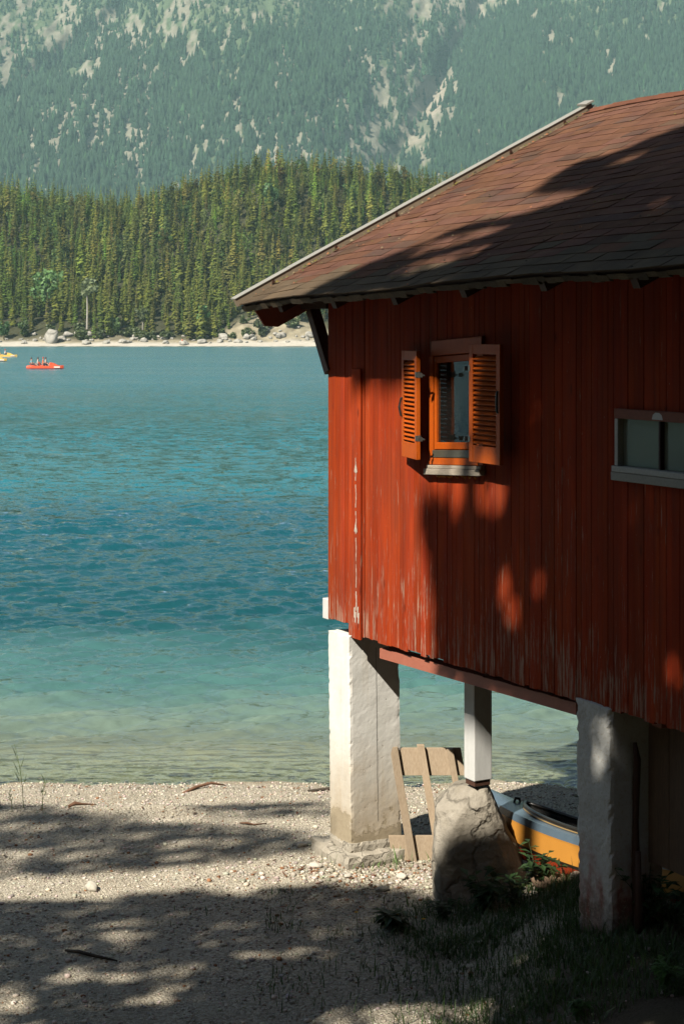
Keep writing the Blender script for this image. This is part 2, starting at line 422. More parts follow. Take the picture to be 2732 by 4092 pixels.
def m_water():
    t = NT('lake_water'); v = t.coord()
    sx = t.n('ShaderNodeSeparateXYZ', Vector=v)
    wob = t.math('MULTIPLY', t.math('SUBTRACT', t.noise(t.coord((.16, .3, 1)), 1.0, 3), .5), 5.0)
    y = t.math('ADD', sx.outputs[1], wob)
    d = t.math('MAXIMUM', t.math('SUBTRACT', sx.outputs[1], 17.5), 0.0)
    depth = t.math('ADD', t.math('MULTIPLY', d, .07), t.math('MULTIPLY', t.math('MULTIPLY', d, d), .016))
    clear = t.math('POWER', 2.718, t.math('MULTIPLY', depth, -2.1))
    body = t.ramp(t.n('ShaderNodeMapRange', Value=y, i1=17.5, i2=52.0).outputs[0],
                  [(0, (.30, .32, .22)), (.08, (.17, .24, .19)), (.17, (.052, .125, .115)), (.29, (.005, .044, .052)), (.8, (.005, .054, .070)), (1, (.008, .098, .118))])
    def slope(sc, amp, detail, dist=.4):
        c = t.n('ShaderNodeTexNoise', Vector=t.coord(sc), Scale=1.0, Detail=detail, Roughness=.55, Distortion=dist).outputs['Color']
        v1 = t.n('ShaderNodeVectorMath', {'operation': 'SUBTRACT'}, i0=c, i1=(.5, .5, .5)).outputs[0]
        return t.n('ShaderNodeVectorMath', {'operation': 'MULTIPLY'}, i0=v1, i1=amp).outputs[0]
    add = lambda p, q: t.n('ShaderNodeVectorMath', {'operation': 'ADD'}, i0=p, i1=q).outputs[0]
    gust = t.n('ShaderNodeMapRange', Value=t.noise(t.coord((.035, .09, 1)), 1.0, 3), i1=.35, i2=.65, i3=.75, i4=1.25).outputs[0]
    far = t.n('ShaderNodeMapRange', Value=sx.outputs[1], i1=22.0, i2=110.0, i3=.16, i4=1.35).outputs[0]
    nl = t.n('ShaderNodeVectorMath', {'operation': 'SCALE'}, i0=add(slope((.9, 1.6, 1), (.35, .75, 0), 2.0), slope((2.6, 4.6, 1), (.75, 1.3, 0), 2.5)), Scale=far).outputs[0]
    n_ = add(nl, slope((8, 12, 1), (.75, 1.0, 0), 3.0))
    geo = t.n('ShaderNodeNewGeometry').outputs['Normal']
    n_ = t.n('ShaderNodeVectorMath', {'operation': 'SCALE'}, i0=n_, Scale=gust).outputs[0]
    nrm = t.n('ShaderNodeVectorMath', {'operation': 'NORMALIZE'}, i0=add(n_, geo)).outputs[0]
    fr = t.n('ShaderNodeFresnel', IOR=1.333, Normal=nrm)
    gl = t.n('ShaderNodeBsdfGlossy', Color=(1, 1, 1, 1), Roughness=t.n('ShaderNodeMapRange', Value=sx.outputs[1], i1=25.0, i2=160.0, i3=.07, i4=.20).outputs[0], Normal=nrm)
    df = t.n('ShaderNodeBsdfDiffuse', Color=t.mix(1.0, body, (.76, .76, .76), 'MULTIPLY'), Normal=nrm)
    tr = t.n('ShaderNodeBsdfTransparent', Color=(.80, .92, .86, 1))
    m1 = t.n('ShaderNodeMixShader', Fac=clear, i1=df.outputs[0], i2=tr.outputs[0])
    m2 = t.n('ShaderNodeMixShader', Fac=fr.outputs[0], i1=m1.outputs[0], i2=gl.outputs[0])
    t.t.links.new(m2.outputs[0], t.out.inputs[0])
    return t.mat
# rows close near the beach, wider far out; small wind waves as real relief
inv = np.linspace(1 / 16.9, 1 / 545, 760); wy = 1 / inv
wu = np.unique(np.concatenate([np.linspace(-3.2, -.34, 24), np.linspace(-.34, .34, 800), np.linspace(.34, 3.2, 24)]))
WY = np.repeat(wy[:, None], len(wu), 1); WX = WY * wu[None] + 0.0
dyv = np.gradient(wy)[:, None] * np.ones_like(WX); dyv = np.abs(dyv)
hgt = np.zeros_like(WX); wr = np.random.default_rng(4)
NW = 64
for i in range(NW):
    lam = .19 * 10 ** (wr.random() ** 1.3 * .95); k = 2 * math.pi / lam; th = math.pi / 2 + .25 + wr.normal(0, .42)
    kx, ky = k * math.cos(th), k * math.sin(th)
    amp = .060 / k * (1.0 if lam < .55 else .62)
    ph = kx * WX + ky * WY + wr.random() * 6.28 + 1.3 * np.sin(WX * .35 + i) + 1.1 * np.sin(WY * .28 + 2 * i)
    hgt += amp * np.sin(ph) * smooth(1.6, 3.2, lam / dyv)
env = .55 + .9 * (vnoise(WX * .10 + 3, WY * .16) * .6 + vnoise(WX * .5, WY * .8) * .4)
hgt *= env * smooth(17.3, 21.0, WY) * .90 + .10
w = np_mesh('water', np.stack([WX, WY, WZ + hgt], -1).reshape(-1, 3), grid_faces(len(wy), len(wu)), None, m_water(), smooth=True)
tag(w, kind='structure')

# pebbles: one sheet of gravel nobody could count
def pebble_proto(seed, sub=1):
    bm = bmesh.new(); bmesh.ops.create_icosphere(bm, subdivisions=sub, radius=1)
    r = random.Random(seed)
    off = Vector((r.random() * 9, r.random() * 9, r.random() * 9))
    for v in bm.verts: v.co *= 1 + .35 * mnoise.noise(v.co * 1.1 + off)
    V = np.array([v.co[:] for v in bm.verts]) * np.array([1, .8, .55]); F = np.array([[x.index for x in f.verts] for f in bm.faces]); bm.free()
    return V, F
allV = []; allF = []; allT = []; base = 0
for k in range(5):
    V, F = pebble_proto(k)
    N = 18500
    px = rng.uniform(-6.0, 4.2, N); py = 10.2 + 7.7 * rng.random(N) ** .85
    keep = (np.abs(px) < .235 * py + .25) | (rng.random(N) < .5)
    nearpier = np.exp(-(((px - .15) / .9) ** 2 + ((py - 14.35) / .55) ** 2))
    keep &= rng.random(N) < .55 + .45 * nearpier
    soil = smooth(.3, 1.5, px) * smooth(12.9, 11.8, py)
    keep &= rng.random(N) > soil * .75
    keep &= py < shore_y(px) + .15
    px, py, nearpier = px[keep], py[keep], nearpier[keep]
    s = .0075 * np.exp(rng.normal(0, .48, len(px))) * (1 + .9 * nearpier * rng.random(len(px)))
    s = np.clip(s, .004, .034)
    c = rng.uniform(.42, 1.02, len(px))[:, None] * np.array([[.68, .61, .50]]) * (1 + rng.normal(0, .05, (len(px), 3)))
    rusty = rng.random(len(px)) < .045 + .10 * nearpier
    c[rusty] = np.array([.30, .15, .08]) * rng.uniform(.6, 1.3, (rusty.sum(), 1))
    P = np.stack([px, py, ground_z(px, py) + s * .22], 1)
    o, f, tt = scatter(V, F, np.ones((len(V), 3)), P, s, rng.uniform(0, 6.28, len(px)), np.clip(c, 0, .85))
    allV.append(o); allF.append(f + base); allT.append(tt); base += len(o)
gr = np_mesh('gravel', np.concatenate(allV), np.concatenate(allF), np.concatenate(allT), STONE, smooth=True)
tag(gr, 'loose pale limestone pebbles covering the beach', 'gravel', kind='stuff')

# litter: needles, twigs and brown leaves washed up
lm = MB()
for i in range(520):
    if i < 300:
        x = R.gauss(.35, .7); y = R.gauss(14.35, .35)
    elif i < 430:
        x = R.uniform(-3.6, 1.5); y = R.choice([16.35 + .25 * float(fbm(x * .5, 9.0, 2)), 17.5]) + R.gauss(0, .06)
    else:
        x = R.uniform(-3, 2.5); y = R.uniform(11, 16)
    z = gz(x, y) + .012
    a = R.uniform(0, 3.14); L = R.uniform(.008, .035)
    c = R.choice([(.20, .07, .03), (.14, .06, .03), (.10, .06, .035), (.26, .13, .06)])
    d = Vector((math.cos(a), math.sin(a), 0)) * L; n = Vector((-math.sin(a), math.cos(a), 0)) * L * R.uniform(.15, .5)
    p = Vector((x, y, z))
    lm.add([p - d, p - n, p + d + Vector((0, 0, .006)), p + n + Vector((0, 0, .005))], [(0, 1, 2, 3)], c)
tag(lm.build('leaf_litter', LEAF), 'scattered rust brown leaf and twig litter on the gravel', 'litter', kind='stuff')

# single stones one can point to
def stone(loc, size, seed, label, c=(.52, .48, .40), group=None):
    V, F = pebble_proto(seed, 3)
    for i, p in enumerate(V):
        V[i] = p * (1 + .10 * mnoise.noise(Vector(p) * 3.1 + Vector((seed, 0, 0))))
    o = np_mesh('stone', V * np.array(size), F, np.tile(np.array(c), (len(V), 1)), STONE, smooth=True)
    o.location = (loc[0], loc[1], gz(loc[0], loc[1]) + size[2] * .3); o.rotation_euler = (0, 0, seed * 1.3)
    return tag(o, label, 'stone', group)
stone((-2.06, 14.02), (.075, .055, .075), 21, 'large pointed white stone alone on the sunlit gravel')
stone((-.36, 15.15), (.05, .04, .045), 22, 'round white stone left of the white pier footing')
stone((-2.15, 10.95), (.13, .09, .075), 23, 'broad pale stone at the bottom left edge of the beach')
stone((-.22, 14.55), (.055, .05, .05), 24, 'angular white stone before the left corner of the pier footing')
stone((.05, 14.3), (.05, .04, .03), 25, 'flat white stone in front of the pier footing')
stone((.50, 14.25), (.06, .045, .055), 26, 'tall white stone between the pier footing and the boulder')
stone((.33, 13.95), (.065, .05, .045), 27, 'grey stone in the shade before the pier footing', (.33, .31, .27))
stone((-2.86, 12.9), (.05, .04, .035), 28, 'small pale stone in the shade far left on the gravel', (.5, .47, .4))
stone((1.62, 13.1), (.17, .12, .11), 29, 'brown rounded stone between the boulder and the rusty pier', (.22, .15, .10))

# ------------------------------------------------------------------ the boathouse (local x = along the wall towards the viewer, y = inwards)
house = empty('boathouse', (-.123, 15.0, 0), math.atan2(-.8794, .476))
tag(house, 'weathered red timber boathouse raised on white concrete piers at the lake edge', 'boathouse')
WL = 7.4; WD = 6.54
EZ = lambda x: 4.86 + .026 * (x + .56)
RZ = 6.81; RY = 3.27; EY = -.58; SL = math.hypot(RY - EY, 1.95)
def zb(x): return 2.075 if x < .38 else 1.985 + .017 * x
def roof_under(x, y):
    """underside of the roof slab over local point"""
    f = (y - EY) / (RY - EY) if y <= RY else (2 * RY - EY - y) / (RY - EY)
    return EZ(x) + (RZ - EZ(x)) * f - .07

# long wall of vertical boards; openings for the two windows
OPEN = [(1.78, 2.49, 3.60, 4.50), (4.17, 6.2, 3.70, 4.04)]
wm = MB(); x = 0.0
while x < WL - .02:
    wd = R.choice((.058, .066, .075, .088, .102, .062)) * R.uniform(.94, 1.06)
    x1 = min(x + wd, WL)
    if .34 < x1 < .42: x1 = .38
    if x < .65 < x1 + .03: x1 = .655
    t = R.uniform(.80, 1.10); c = (t, t * R.uniform(.92, 1.10), t * R.uniform(.93, 1.08))
    dy = R.uniform(-.002, .002)
    segs = [(zb(x) + R.uniform(-.012, .012), roof_under(x, 0) - .01)]
    for (a, b, z0, z1) in OPEN:
        if x1 > a and x < b:
            s2 = []
            for (p, q) in segs:
                if q > z1 and p < z0: s2 += [(p, z0), (z1, q)]
                else: s2.append((p, q))
            segs = s2
    g0 = .0015 if not (.62 < x < .68) else .014
    for p, q in segs: wm.box(x + g0, x1 - .001, dy, .03, p, q, c)
    x = x1
wm.box(.0, WL, .032, .045, 2.1, 3.58, (.15, .15, .15)); wm.box(0, 1.76, .032, .045, 3.58, 4.86, (.15, .15, .15)); wm.box(2.51, 4.15, .032, .045, 3.58, 4.86, (.15, .15, .15))
wm.box(6.22, WL, .032, .045, 3.58, 4.86, (.15, .15, .15)); wm.box(1.76, 2.51, .032, .045, 4.52, 4.86, (.15, .15, .15)); wm.box(4.15, 6.22, .032, .045, 4.06, 4.9, (.15, .15, .15))
wall = wm.build('wall', RED, house, bevel=.002)
bt = MB(); bt.box(.48, .628, -.026, -.005, 1.975, 4.28, (1.02, 1, 1))
bt.build('cover_batten', RED, house, bevel=.003)
gm = MB()   # end walls and back wall
for (xa, xb) in ((.0, .03), (WL - .03, WL)):
    y = .031
    while y < WD:
        y1 = min(y + R.uniform(.09, .12), WD); t = R.uniform(.85, 1.1)
        gm.box(xa, xb, y + .002, y1 - .001, 2.08, min(roof_under(xa, y), roof_under(xa, y1)) - .01, (t, t, t)); y = y1
gm.box(.03, WL - .03, WD - .03, WD, 2.05, 4.85, (1, 1, 1))
gm.build('end_wall', RED, house)
fl = MB()
fl.box(.031, WL - .031, .05, WD - .04, 2.09, 2.12, (1, 1, 1))
for i in range(8): fl.box(.46 + i * .95, .56 + i * .95, .18, WD - .06, 1.97, 2.088, (.9, .9, .9))
fl.build('floor', PINKWOOD, house)
bm_ = MB()
n = 14
for i in range(n):
    xa = .83 + 2.76 * i / n; xb = .83 + 2.76 * (i + 1) / n
    za, zc = 1.852 + .025 * (xa - .83), 1.852 + .025 * (xb - .83)
    bm_.hexa([(xa, .05, za), (xb, .05, zc), (xb, .17, zc), (xa, .17, za), (xa, .05, za + .09 - R.uniform(0, .008)), (xb, .05, zc + .09 - R.uniform(0, .008)), (xb, .17, zc + .09), (xa, .17, za + .09)])
bm_.build('floor_beam', PINKWOOD, house)
sb = MB(); sb.box(-.105, -.001, .0, 5.8, 2.055, 2.235); sb.build('white_beam', WHITEWOOD, house, bevel=.006)

# painted white line with arrow heads on the cover batten
pm = MB()
for i in range(40):
    z = 2.22 + (3.52 - 2.22) * i / 40
    ww = .002 + .004 * abs(math.sin(i * 1.7)) + (.004 if i < 6 else 0)
    xo = .553 + .004 * math.sin(i * .9) + .012 * (1 - i / 40)
    if i % 7 != 5: pm.box(xo - ww, xo + ww * .6, -.0285, -.0265, z, z + .034)
for zc in (3.44, 2.93):
    for sgn in (-1, 1):
        pm.add([(.555, -.0285, zc + .05), (.555 + sgn * .026, -.0285, zc - .035), (.555 + sgn * .012, -.0285, zc - .05), (.555, -.0285, zc)], [(0, 1, 2, 3)])
for xo, zo in ((.53, 2.16), (.585, 2.17), (.60, 2.12), (.545, 2.12)):
    pm.add([(xo - .006, -.0285, zo), (xo + .010, -.0285, zo - .01), (xo + .018, -.0285, zo + .09), (xo - .004, -.0285, zo + .08)], [(0, 1, 2, 3)])
pm_o = pm.build('arrow_mark', m_plain('chalky_white_paint', (.52, .45, .37), .9, .4, 90), house); pm_o['kind'] = 'stuff'

# ---- piers
def rough_block(name, x0, x1, y0, y1, z0, z1, mat, parent, seg=.028, amp=.008, lean=0.0, chip=.02, seed=0.0):
    nx, ny, nz = [max(2, int((b - a) / seg)) for a, b in ((x0, x1), (y0, y1), (z0, z1))]
    bm = bmesh.new()
    vmap = {}
    def vert(i, j, k):
        key = (i, j, k)
        if key not in vmap:
            p = Vector((x0 + (x1 - x0) * i / nx, y0 + (y1 - y0) * j / ny, z0 + (z1 - z0) * k / nz))
            q = p * 9 + Vector((seed, seed, 0))
            d = Vector((mnoise.noise(q), mnoise.noise(q + Vector((31, 0, 0))), mnoise.noise(q + Vector((0, 57, 0))))) * amp
            d += Vector((mnoise.noise(q * 3.3), mnoise.noise(q * 3.3 + Vector((31, 0, 0))), 0)) * amp * .5
            ne = (i in (0, nx)) + (j in (0, ny)) + (k in (0, nz))
            if ne >= 2:
                c = Vector(((x0 + x1) / 2, (y0 + y1) / 2, p.z if k not in (0, nz) else (z0 + z1) / 2))
                d += (c - p).normalized() * (chip * (.25 + max(0, mnoise.noise(p * 22 + Vector((seed, 3, 1)))) * 1.6))
            p = p + d
            p.x += lean * (z1 - p.z)
            vmap[key] = bm.verts.new(p)
        return vmap[key]
    for k in range(nz):
        for i in range(nx):
            bm.faces.new((vert(i, 0, k), vert(i + 1, 0, k), vert(i + 1, 0, k + 1), vert(i, 0, k + 1)))
            bm.faces.new((vert(i + 1, ny, k), vert(i, ny, k), vert(i, ny, k + 1), vert(i + 1, ny, k + 1)))
        for j in range(ny):
            bm.faces.new((vert(nx, j, k), vert(nx, j + 1, k), vert(nx, j + 1, k + 1), vert(nx, j, k + 1)))
            bm.faces.new((vert(0, j + 1, k), vert(0, j, k), vert(0, j, k + 1), vert(0, j + 1, k + 1)))
    for i in range(nx):
        for j in range(ny):
            bm.faces.new((vert(i, j, nz), vert(i + 1, j, nz), vert(i + 1, j + 1, nz), vert(i, j + 1, nz)))
            bm.faces.new((vert(i, j + 1, 0), vert(i + 1, j + 1, 0), vert(i + 1, j, 0), vert(i, j, 0)))
    me = bpy.data.meshes.new(name); bm.to_mesh(me); bm.free()
    me.materials.append(mat)
    o = bpy.data.objects.new(name, me); COL.objects.link(o); o.parent = parent
    return o
pier = rough_block('pier', .0, .385, .0, .50, .06, 1.965, PLASTER, house, amp=.0022, lean=.022, chip=.010, seed=1)
pier['label'] = 'tall white pier with bare stained concrete at its foot'
cr_ = MB()   # joint line and rendered lower course of the pier
for i in range(60):
    z = .35 + 1.5 * i / 60; y = .262 + .006 * mnoise.noise(Vector((z * 6, 0, 0))); xo = .385 + .022 * (1.965 - z) + .0035
    cr_.add([(xo, y, z), (xo, y + .003, z), (xo - .0005, y + .003, z + .026), (xo - .0005, y, z + .026)], [(0, 1, 2, 3)])
cr_.build('crack', BLACKINT, pier)
lowc = rough_block('base_course', .018, .448, -.012, .512, .05, .19, MORTAR, pier, amp=.012, chip=.03, seed=5)
rough_block('footing', -.15, .56, -.10, .76, -.12, .115, MORTAR, pier, seg=.05, amp=.016, chip=.03, seed=9)
pier2 = rough_block('pier', 3.68, 4.06, -.02, .42, .1, 2.07, PIER2, house, amp=.006, lean=.02, chip=.022, seed=12)
pier2['label'] = 'shaded pier with red paint rubbed on its lower half'
for (xa, ya) in ((7.0, .0), (.0, 5.9), (3.7, 5.9), (7.0, 5.9)):
    rough_block('pier', xa, xa + .38, ya, ya + .45, .0 if xa < 1 else .2, 1.96, PLASTER, house, seg=.05, amp=.004, chip=.015, seed=xa + ya)
post = MB(); post.box(1.655, 1.81, .36, .53, .999, 2.085); post.build('post', WHITEWOOD, house, bevel=.008)
sh = MB(); sh.box(1.665, 1.80, .37, .52, .955, .998); sh.build('packing_board', DARKWOOD, house, bevel=.004)
lp = MB(); x = 4.12
while x < 7.3:
    x1 = x + R.uniform(.16, .24); t = R.uniform(.75, 1.15)
    lp.box(x + .003, x1 - .003, .26, .29, 1.02 + R.uniform(-.01, .01), 2.02, (t, t, t)); x = x1
lp.build('lower_boarding', LOWPLANK, house, bevel=.003)
lg = MB(); lg.tube([(4.12, .16, .55), (4.13, .15, .95), (4.10, .17, 1.3), (4.13, .16, 1.72), (4.12, .15, 1.83)], [.024, .030, .022, .026, .012], 9)
lgo = lg.build('wood_rail', DARKWOOD, house, True)
lg2 = MB(); lg2.tube([(4.18, .13, .3), (4.17, .14, .7), (4.19, .12, 1.12)], [.026, .03, .018], 8); lg2.build('wood_rail', DARKWOOD, house, True)

# ---- roof
roofm = MB()
def rp(x, r, n, side=1):
    f = r / SL
    y = EY + (RY - EY) * f
    if side < 0: y = 2 * RY - y
    sag = .012 * math.sin(x * 1.9 + 1) + .010 * math.sin(x * .8) * (1 - f) + .008 * float(mnoise.noise(Vector((x * 1.3, r * 1.3, 0))))
    return (x, y - side * n * .45, EZ(x) + (RZ - EZ(x)) * f + n * .89 + sag)
RX0 = -.55; RX1 = WL + .6
for side in (1, -1):
    nn = 40
    for i in range(nn):
        xa = RX0 + (RX1 - RX0) * i / nn; xb = RX0 + (RX1 - RX0) * (i + 1) / nn
        roofm.hexa([rp(xa, .015, -.065, side), rp(xb, .015, -.065, side), rp(xb, SL, -.065, side), rp(xa, SL, -.065, side),
                    rp(xa, .0, -.004, side), rp(xb, .0, -.004, side), rp(xb, SL, -.004, side), rp(xa, SL, -.004, side)], (.9, .9, .9))
roof = roofm.build('roof', DARKWOOD, house)
shm = MB()
EXPO = .152; nc = int(SL / EXPO) + 1
for side in (1, -1):
    for i in range(nc):
        r0 = i * EXPO - .03; r1 = min(r0 + EXPO + .03, SL + .01)
        x = RX0 + .02 - R.uniform(0, .3)
        while x < RX1:
            x1 = x + R.choice([.335, .335, .30, .33]) if side > 0 else x + 1.2
            xa = max(x, RX0 + .02); xb = min(x1, RX1) - .004
            if xb - xa > .03:
                grey = i < 2 or (i == 2 and (xa * 7.3 % 1) < .6) or (i == 3 and (xa * 5.1 % 1) < .2)
                t = R.uniform(.88, 1.10)
                c = (.128 * t, .096 * t, .064 * t) if grey else (.150 * t, .077 * t, .051 * t * R.uniform(.9, 1.12))
                if not grey and R.random() < .10: c = (c[0] * .8, c[1] * .95, c[2] * 1.05)
                jl, jr = R.uniform(-.010, .010), R.uniform(-.010, .010)
                curl = R.uniform(.006, .010)
                cu2 = curl + R.uniform(-.003, .006)
                p = [rp(xa, r0 + jl, curl - .008, side), rp(xb, r0 + jr, cu2 - .008, side), rp(xb, r1, .0, side), rp(xa, r1, .0, side),
                     rp(xa, r0 + jl, curl, side), rp(xb, r0 + jr, cu2, side), rp(xb, r1, .004, side), rp(xa, r1, .004, side)]
                shm.hexa(p, c)
            x = x1
for i in range(24):   # ridge caps
    xa = RX0 + .03 + i * .35; t = R.uniform(.85, 1.1)
    for side in (1, -1):
        shm.hexa([rp(xa, SL - .13, .012, side), rp(xa + .36, SL - .13, .014, side), rp(xa + .36, SL + .004, .014, side), rp(xa, SL + .004, .012, side),
                  rp(xa, SL - .13, .022, side), rp(xa + .36, SL - .13, .016, side), rp(xa + .36, SL + .004, .018, side), rp(xa, SL + .004, .026, side)], (.17 * t, .077 * t, .05 * t))
shm.build('shingles', SHINGLE, roof)
ms = MB()   # moss and grit caught along the shingle edges and beside the verge
for i in range(420):
    if i < 170: x = RX0 + .05 + abs(R.gauss(0, .02)); r = R.uniform(.2, SL)
    elif i < 330: x = R.uniform(-.5, 6.5); r = R.randint(0, 14) * EXPO - .035 + R.uniform(-.01, .01)
    else: x = R.uniform(-.5, 6.5); r = R.uniform(0, SL)
    s = R.uniform(.004, .013) * (1.6 if i < 60 else 1)
    c = R.choice([(.16, .13, .04), (.22, .17, .10), (.05, .04, .025), (.28, .12, .06), (.09, .10, .03)])
    q = Vector(rp(x, r, .022)); 
    ms.add([q + Vector((-s * 1.6, 0, 0)), q + Vector((0, -s, -s * .3)), q + Vector((s * 1.6, 0, 0)), q + Vector((0, s, s * .5)), q + Vector((0, 0, s * .9))], [(0, 1, 4), (1, 2, 4), (2, 3, 4), (3, 0, 4)], c)
ms.build('moss_bits', STONE, roof)['kind'] = 'stuff'
# ragged layered eave edge
ee = MB(); nn = 90
for i in range(nn):
    xa = RX0 + (RX1 - RX0) * i / nn; xb = RX0 + (RX1 - RX0) * (i + 1) / nn
    d1 = R.uniform(.0, .012); d2 = R.uniform(.062, .085)
    A = rp(xa, -.02, -.022 - d1); B = rp(xb, -.02, -.022 - d1); C_ = rp(xb, -.01, -d2); D = rp(xa, -.01, -d2)
    off = lambda p, k: (p[0], p[1] + k, p[2])
    t = R.uniform(.7, 1.6)
    ee.hexa([D, C_, off(C_, .03), off(D, .03), A, B, off(B, .03), off(A, .03)], (t, t, t * .9))
ee.build('eave_board', m_wood('mossy_eave_wood', (.045, .032, .02), (.16, .12, .075), .9, (3, 12, 12)), roof)
vt = MB(); vs_ = MB()
nn = 7
for i in range(nn):   # sheet metal verge trim in overlapping lengths
    ra = -.05 + (SL + .06) * i / nn; rb = -.05 + (SL + .06) * (i + 1) / nn + .02
    o = .002 * (i % 2)
    vs_.hexa([rp(RX0 - .03, ra, -.01 + o), rp(RX0 + .012 + o, ra, -.01 + o), rp(RX0 + .012 + o, rb, -.01 + o), rp(RX0 - .03, rb, -.01 + o),
              rp(RX0 - .03, ra, .060 + o), rp(RX0 + .012 + o, ra, .060 + o), rp(RX0 + .012 + o, rb, .060 + o), rp(RX0 - .03, rb, .060 + o)])
    vt.hexa([rp(RX0 - .07, ra, .0625 + o), rp(RX0 + .018 + o, ra, .0625 + o), rp(RX0 + .018 + o, rb, .0625 + o), rp(RX0 - .07, rb, .0625 + o),
             rp(RX0 - .07, ra, .078 + o), rp(RX0 + .018 + o, ra, .067 + o), rp(RX0 + .018 + o, rb, .067 + o), rp(RX0 - .07, rb, .078 + o)])
trim = vs_.build('verge_trim', TRIMSIDE, roof)
vt.build('trim_cap', TRIMTOP, trim)
tp = MB()
tp.hexa([rp(RX0 - .11, SL - .05, .088), rp(RX0 + .03, SL - .05, .076), rp(RX0 + .03, SL + .06, .072), rp(RX0 - .11, SL + .06, .084),
         rp(RX0 - .11, SL - .05, .11), rp(RX0 + .03, SL - .05, .092), rp(RX0 + .03, SL + .06, .09), rp(RX0 - .11, SL + .06, .105)])
tp.build('trim_cap', TRIMTOP, trim)
v2 = MB(); v2.hexa([rp(RX0 - .1, -.05, .0, -1), rp(RX0 + .02, -.05, .0, -1), rp(RX0 + .02, SL, .0, -1), rp(RX0 - .1, SL, .0, -1), rp(RX0 - .1, -.05, .08, -1), rp(RX0 + .02, -.05, .07, -1), rp(RX0 + .02, SL, .07, -1), rp(RX0 - .1, SL, .08, -1)])
v2.build('trim_cap', TRIMTOP, trim)
for i in range(6):
    bl = MB(); q = rp(RX0 + .014, .35 + i * .72, .02); bl.box(q[0], q[0] + .012, q[1] - .012, q[1] + .012, q[2], q[2] + .03)
    bl.build('trim_clip', DARKWOOD, trim)
bb = MB()   # barge board under the verge
for side in (1, -1):
    pts = [rp(RX0 + .03, .06, -.075, side), rp(RX0 + .03, SL, -.075, side), rp(RX0 + .03, SL, -.345, side), rp(RX0 + .03, .20, -.345, side), rp(RX0 + .03, .085, -.275, side)]
    pts2 = [(p[0] + .028, p[1], p[2]) for p in pts]
    k = len(pts)
    fs = [tuple(range(k)), tuple(range(2 * k - 1, k - 1, -1))] + [(i, i + k, (i + 1) % k + k, (i + 1) % k) for i in range(k)]
    bb.add(pts + pts2, fs)
bb.build('barge_board', PINKWOOD, roof, bevel=.003)
for i in range(9):
    xx = .02 + i * .98 + (.0 if i else .0)
    rf = MB(); A = Vector(rp(xx, .05, -.115)); B = Vector(rp(xx, SL, -.115))
    rf.bar(A, B, .07, .09, (0, 0, 1)); rf.build('rafter', DARKWOOD, roof)
bc = MB(); bc.bar((-.002, .035, 4.24), (-.36, .035, 4.80), .085, .105, (0, 1, 0))
bc.build('brace', m_wood('brown_brace', (.10, .045, .025), (.17, .08, .045), .7, (6, 6, 3)), house, bevel=.004)
pu = MB(); pu.box(-.5, -.001, -.02, .09, 4.80, 4.9); pu.build('purlin', DARKWOOD, house)

# ---- shuttered window
SHR = lambda x: .045 * (x - 1.74) / .78        # the frame has settled a little out of level
def wbox(mb, x0, x1, y0, y1, z0, z1, tint=(1, 1, 1), mat=0):
    mb.hexa([(x0, y0, z0 + SHR(x0)), (x1, y0, z0 + SHR(x1)), (x1, y1, z0 + SHR(x1)), (x0, y1, z0 + SHR(x0)),
             (x0, y0, z1 + SHR(x0)), (x1, y0, z1 + SHR(x1)), (x1, y1, z1 + SHR(x1)), (x0, y1, z1 + SHR(x0))], tint, mat)
fm = MB()
wbox(fm, 1.745, 1.80, -.022, .06, 3.545, 4.40)           # outer jambs
wbox(fm, 2.455, 2.52, -.022, .06, 3.545, 4.40)
wbox(fm, 1.80, 2.455, -.025, .06, 3.545, 3.60)          # outer bottom rail
wbox(fm, 1.79, 2.51, -.030, .06, 4.401, 4.52)           # head board
win = fm.build('window', ORANGE, house, bevel=.004)
win['label'] = 'orange varnished casement window with louvred shutters'
sash = MB()
wbox(sash, 1.803, 1.835, -.012, .04, 3.665, 4.395); wbox(sash, 2.42, 2.452, -.012, .04, 3.665, 4.395)
wbox(sash, 1.8355, 2.4195, -.012, .04, 3.665, 3.72); wbox(sash, 1.8355, 2.4195, -.012, .04, 4.345, 4.395)
sash.build('sash', ORANGE, win, bevel=.005)
dr = MB(); wbox(dr, 1.803, 2.452, -.03, .03, 3.603, 3.66); dr.build('weather_bar', m_plain('dark_weather_bar', (.075, .07, .05), .4, .2, 30, .05, .5), win, bevel=.004)
for xa, xb in ((1.836, 2.419),):
    pn = MB(); wbox(pn, xa, xb, .008, .012, 3.7208, 4.3442); pn.build('pane', GLASS, win)
sl = MB(); wbox(sl, 1.72, 2.525, -.06, -.006, 3.468, 3.515); wbox(sl, 1.735, 2.52, -.045, -.006, 3.516, 3.542)
sl.build('sill', GREYWOOD, win, bevel=.004)
fo = MB()
for i in range(38):
    x = R.uniform(1.86, 2.42); s = R.uniform(.006, .014); q = Vector((x, -.018 - R.uniform(0, .014), 3.462 + SHR(x) - R.uniform(0, .012)))
    fo.add([q + Vector((-s, 0, 0)), q + Vector((0, -s, 0)), q + Vector((s, 0, 0)), q + Vector((0, s, 0)), q + Vector((0, 0, s)), q - Vector((0, 0, s))], [(0, 1, 4), (1, 2, 4), (2, 3, 4), (3, 0, 4), (1, 0, 5), (2, 1, 5), (3, 2, 5), (0, 3, 5)])
fo.build('foam_seal', FOAM, win)['kind'] = 'stuff'
cu = MB()
for i in range(14):
    xa = 1.86 + .030 * i; cu.box(xa, xa + .029, .07 + .014 * (i % 2), .082 + .014 * (i % 2), 3.62, 4.44)
cu.build('pane_reflection', REDREFL, win)  # red folds stand in for the shutter's reflection in the pane
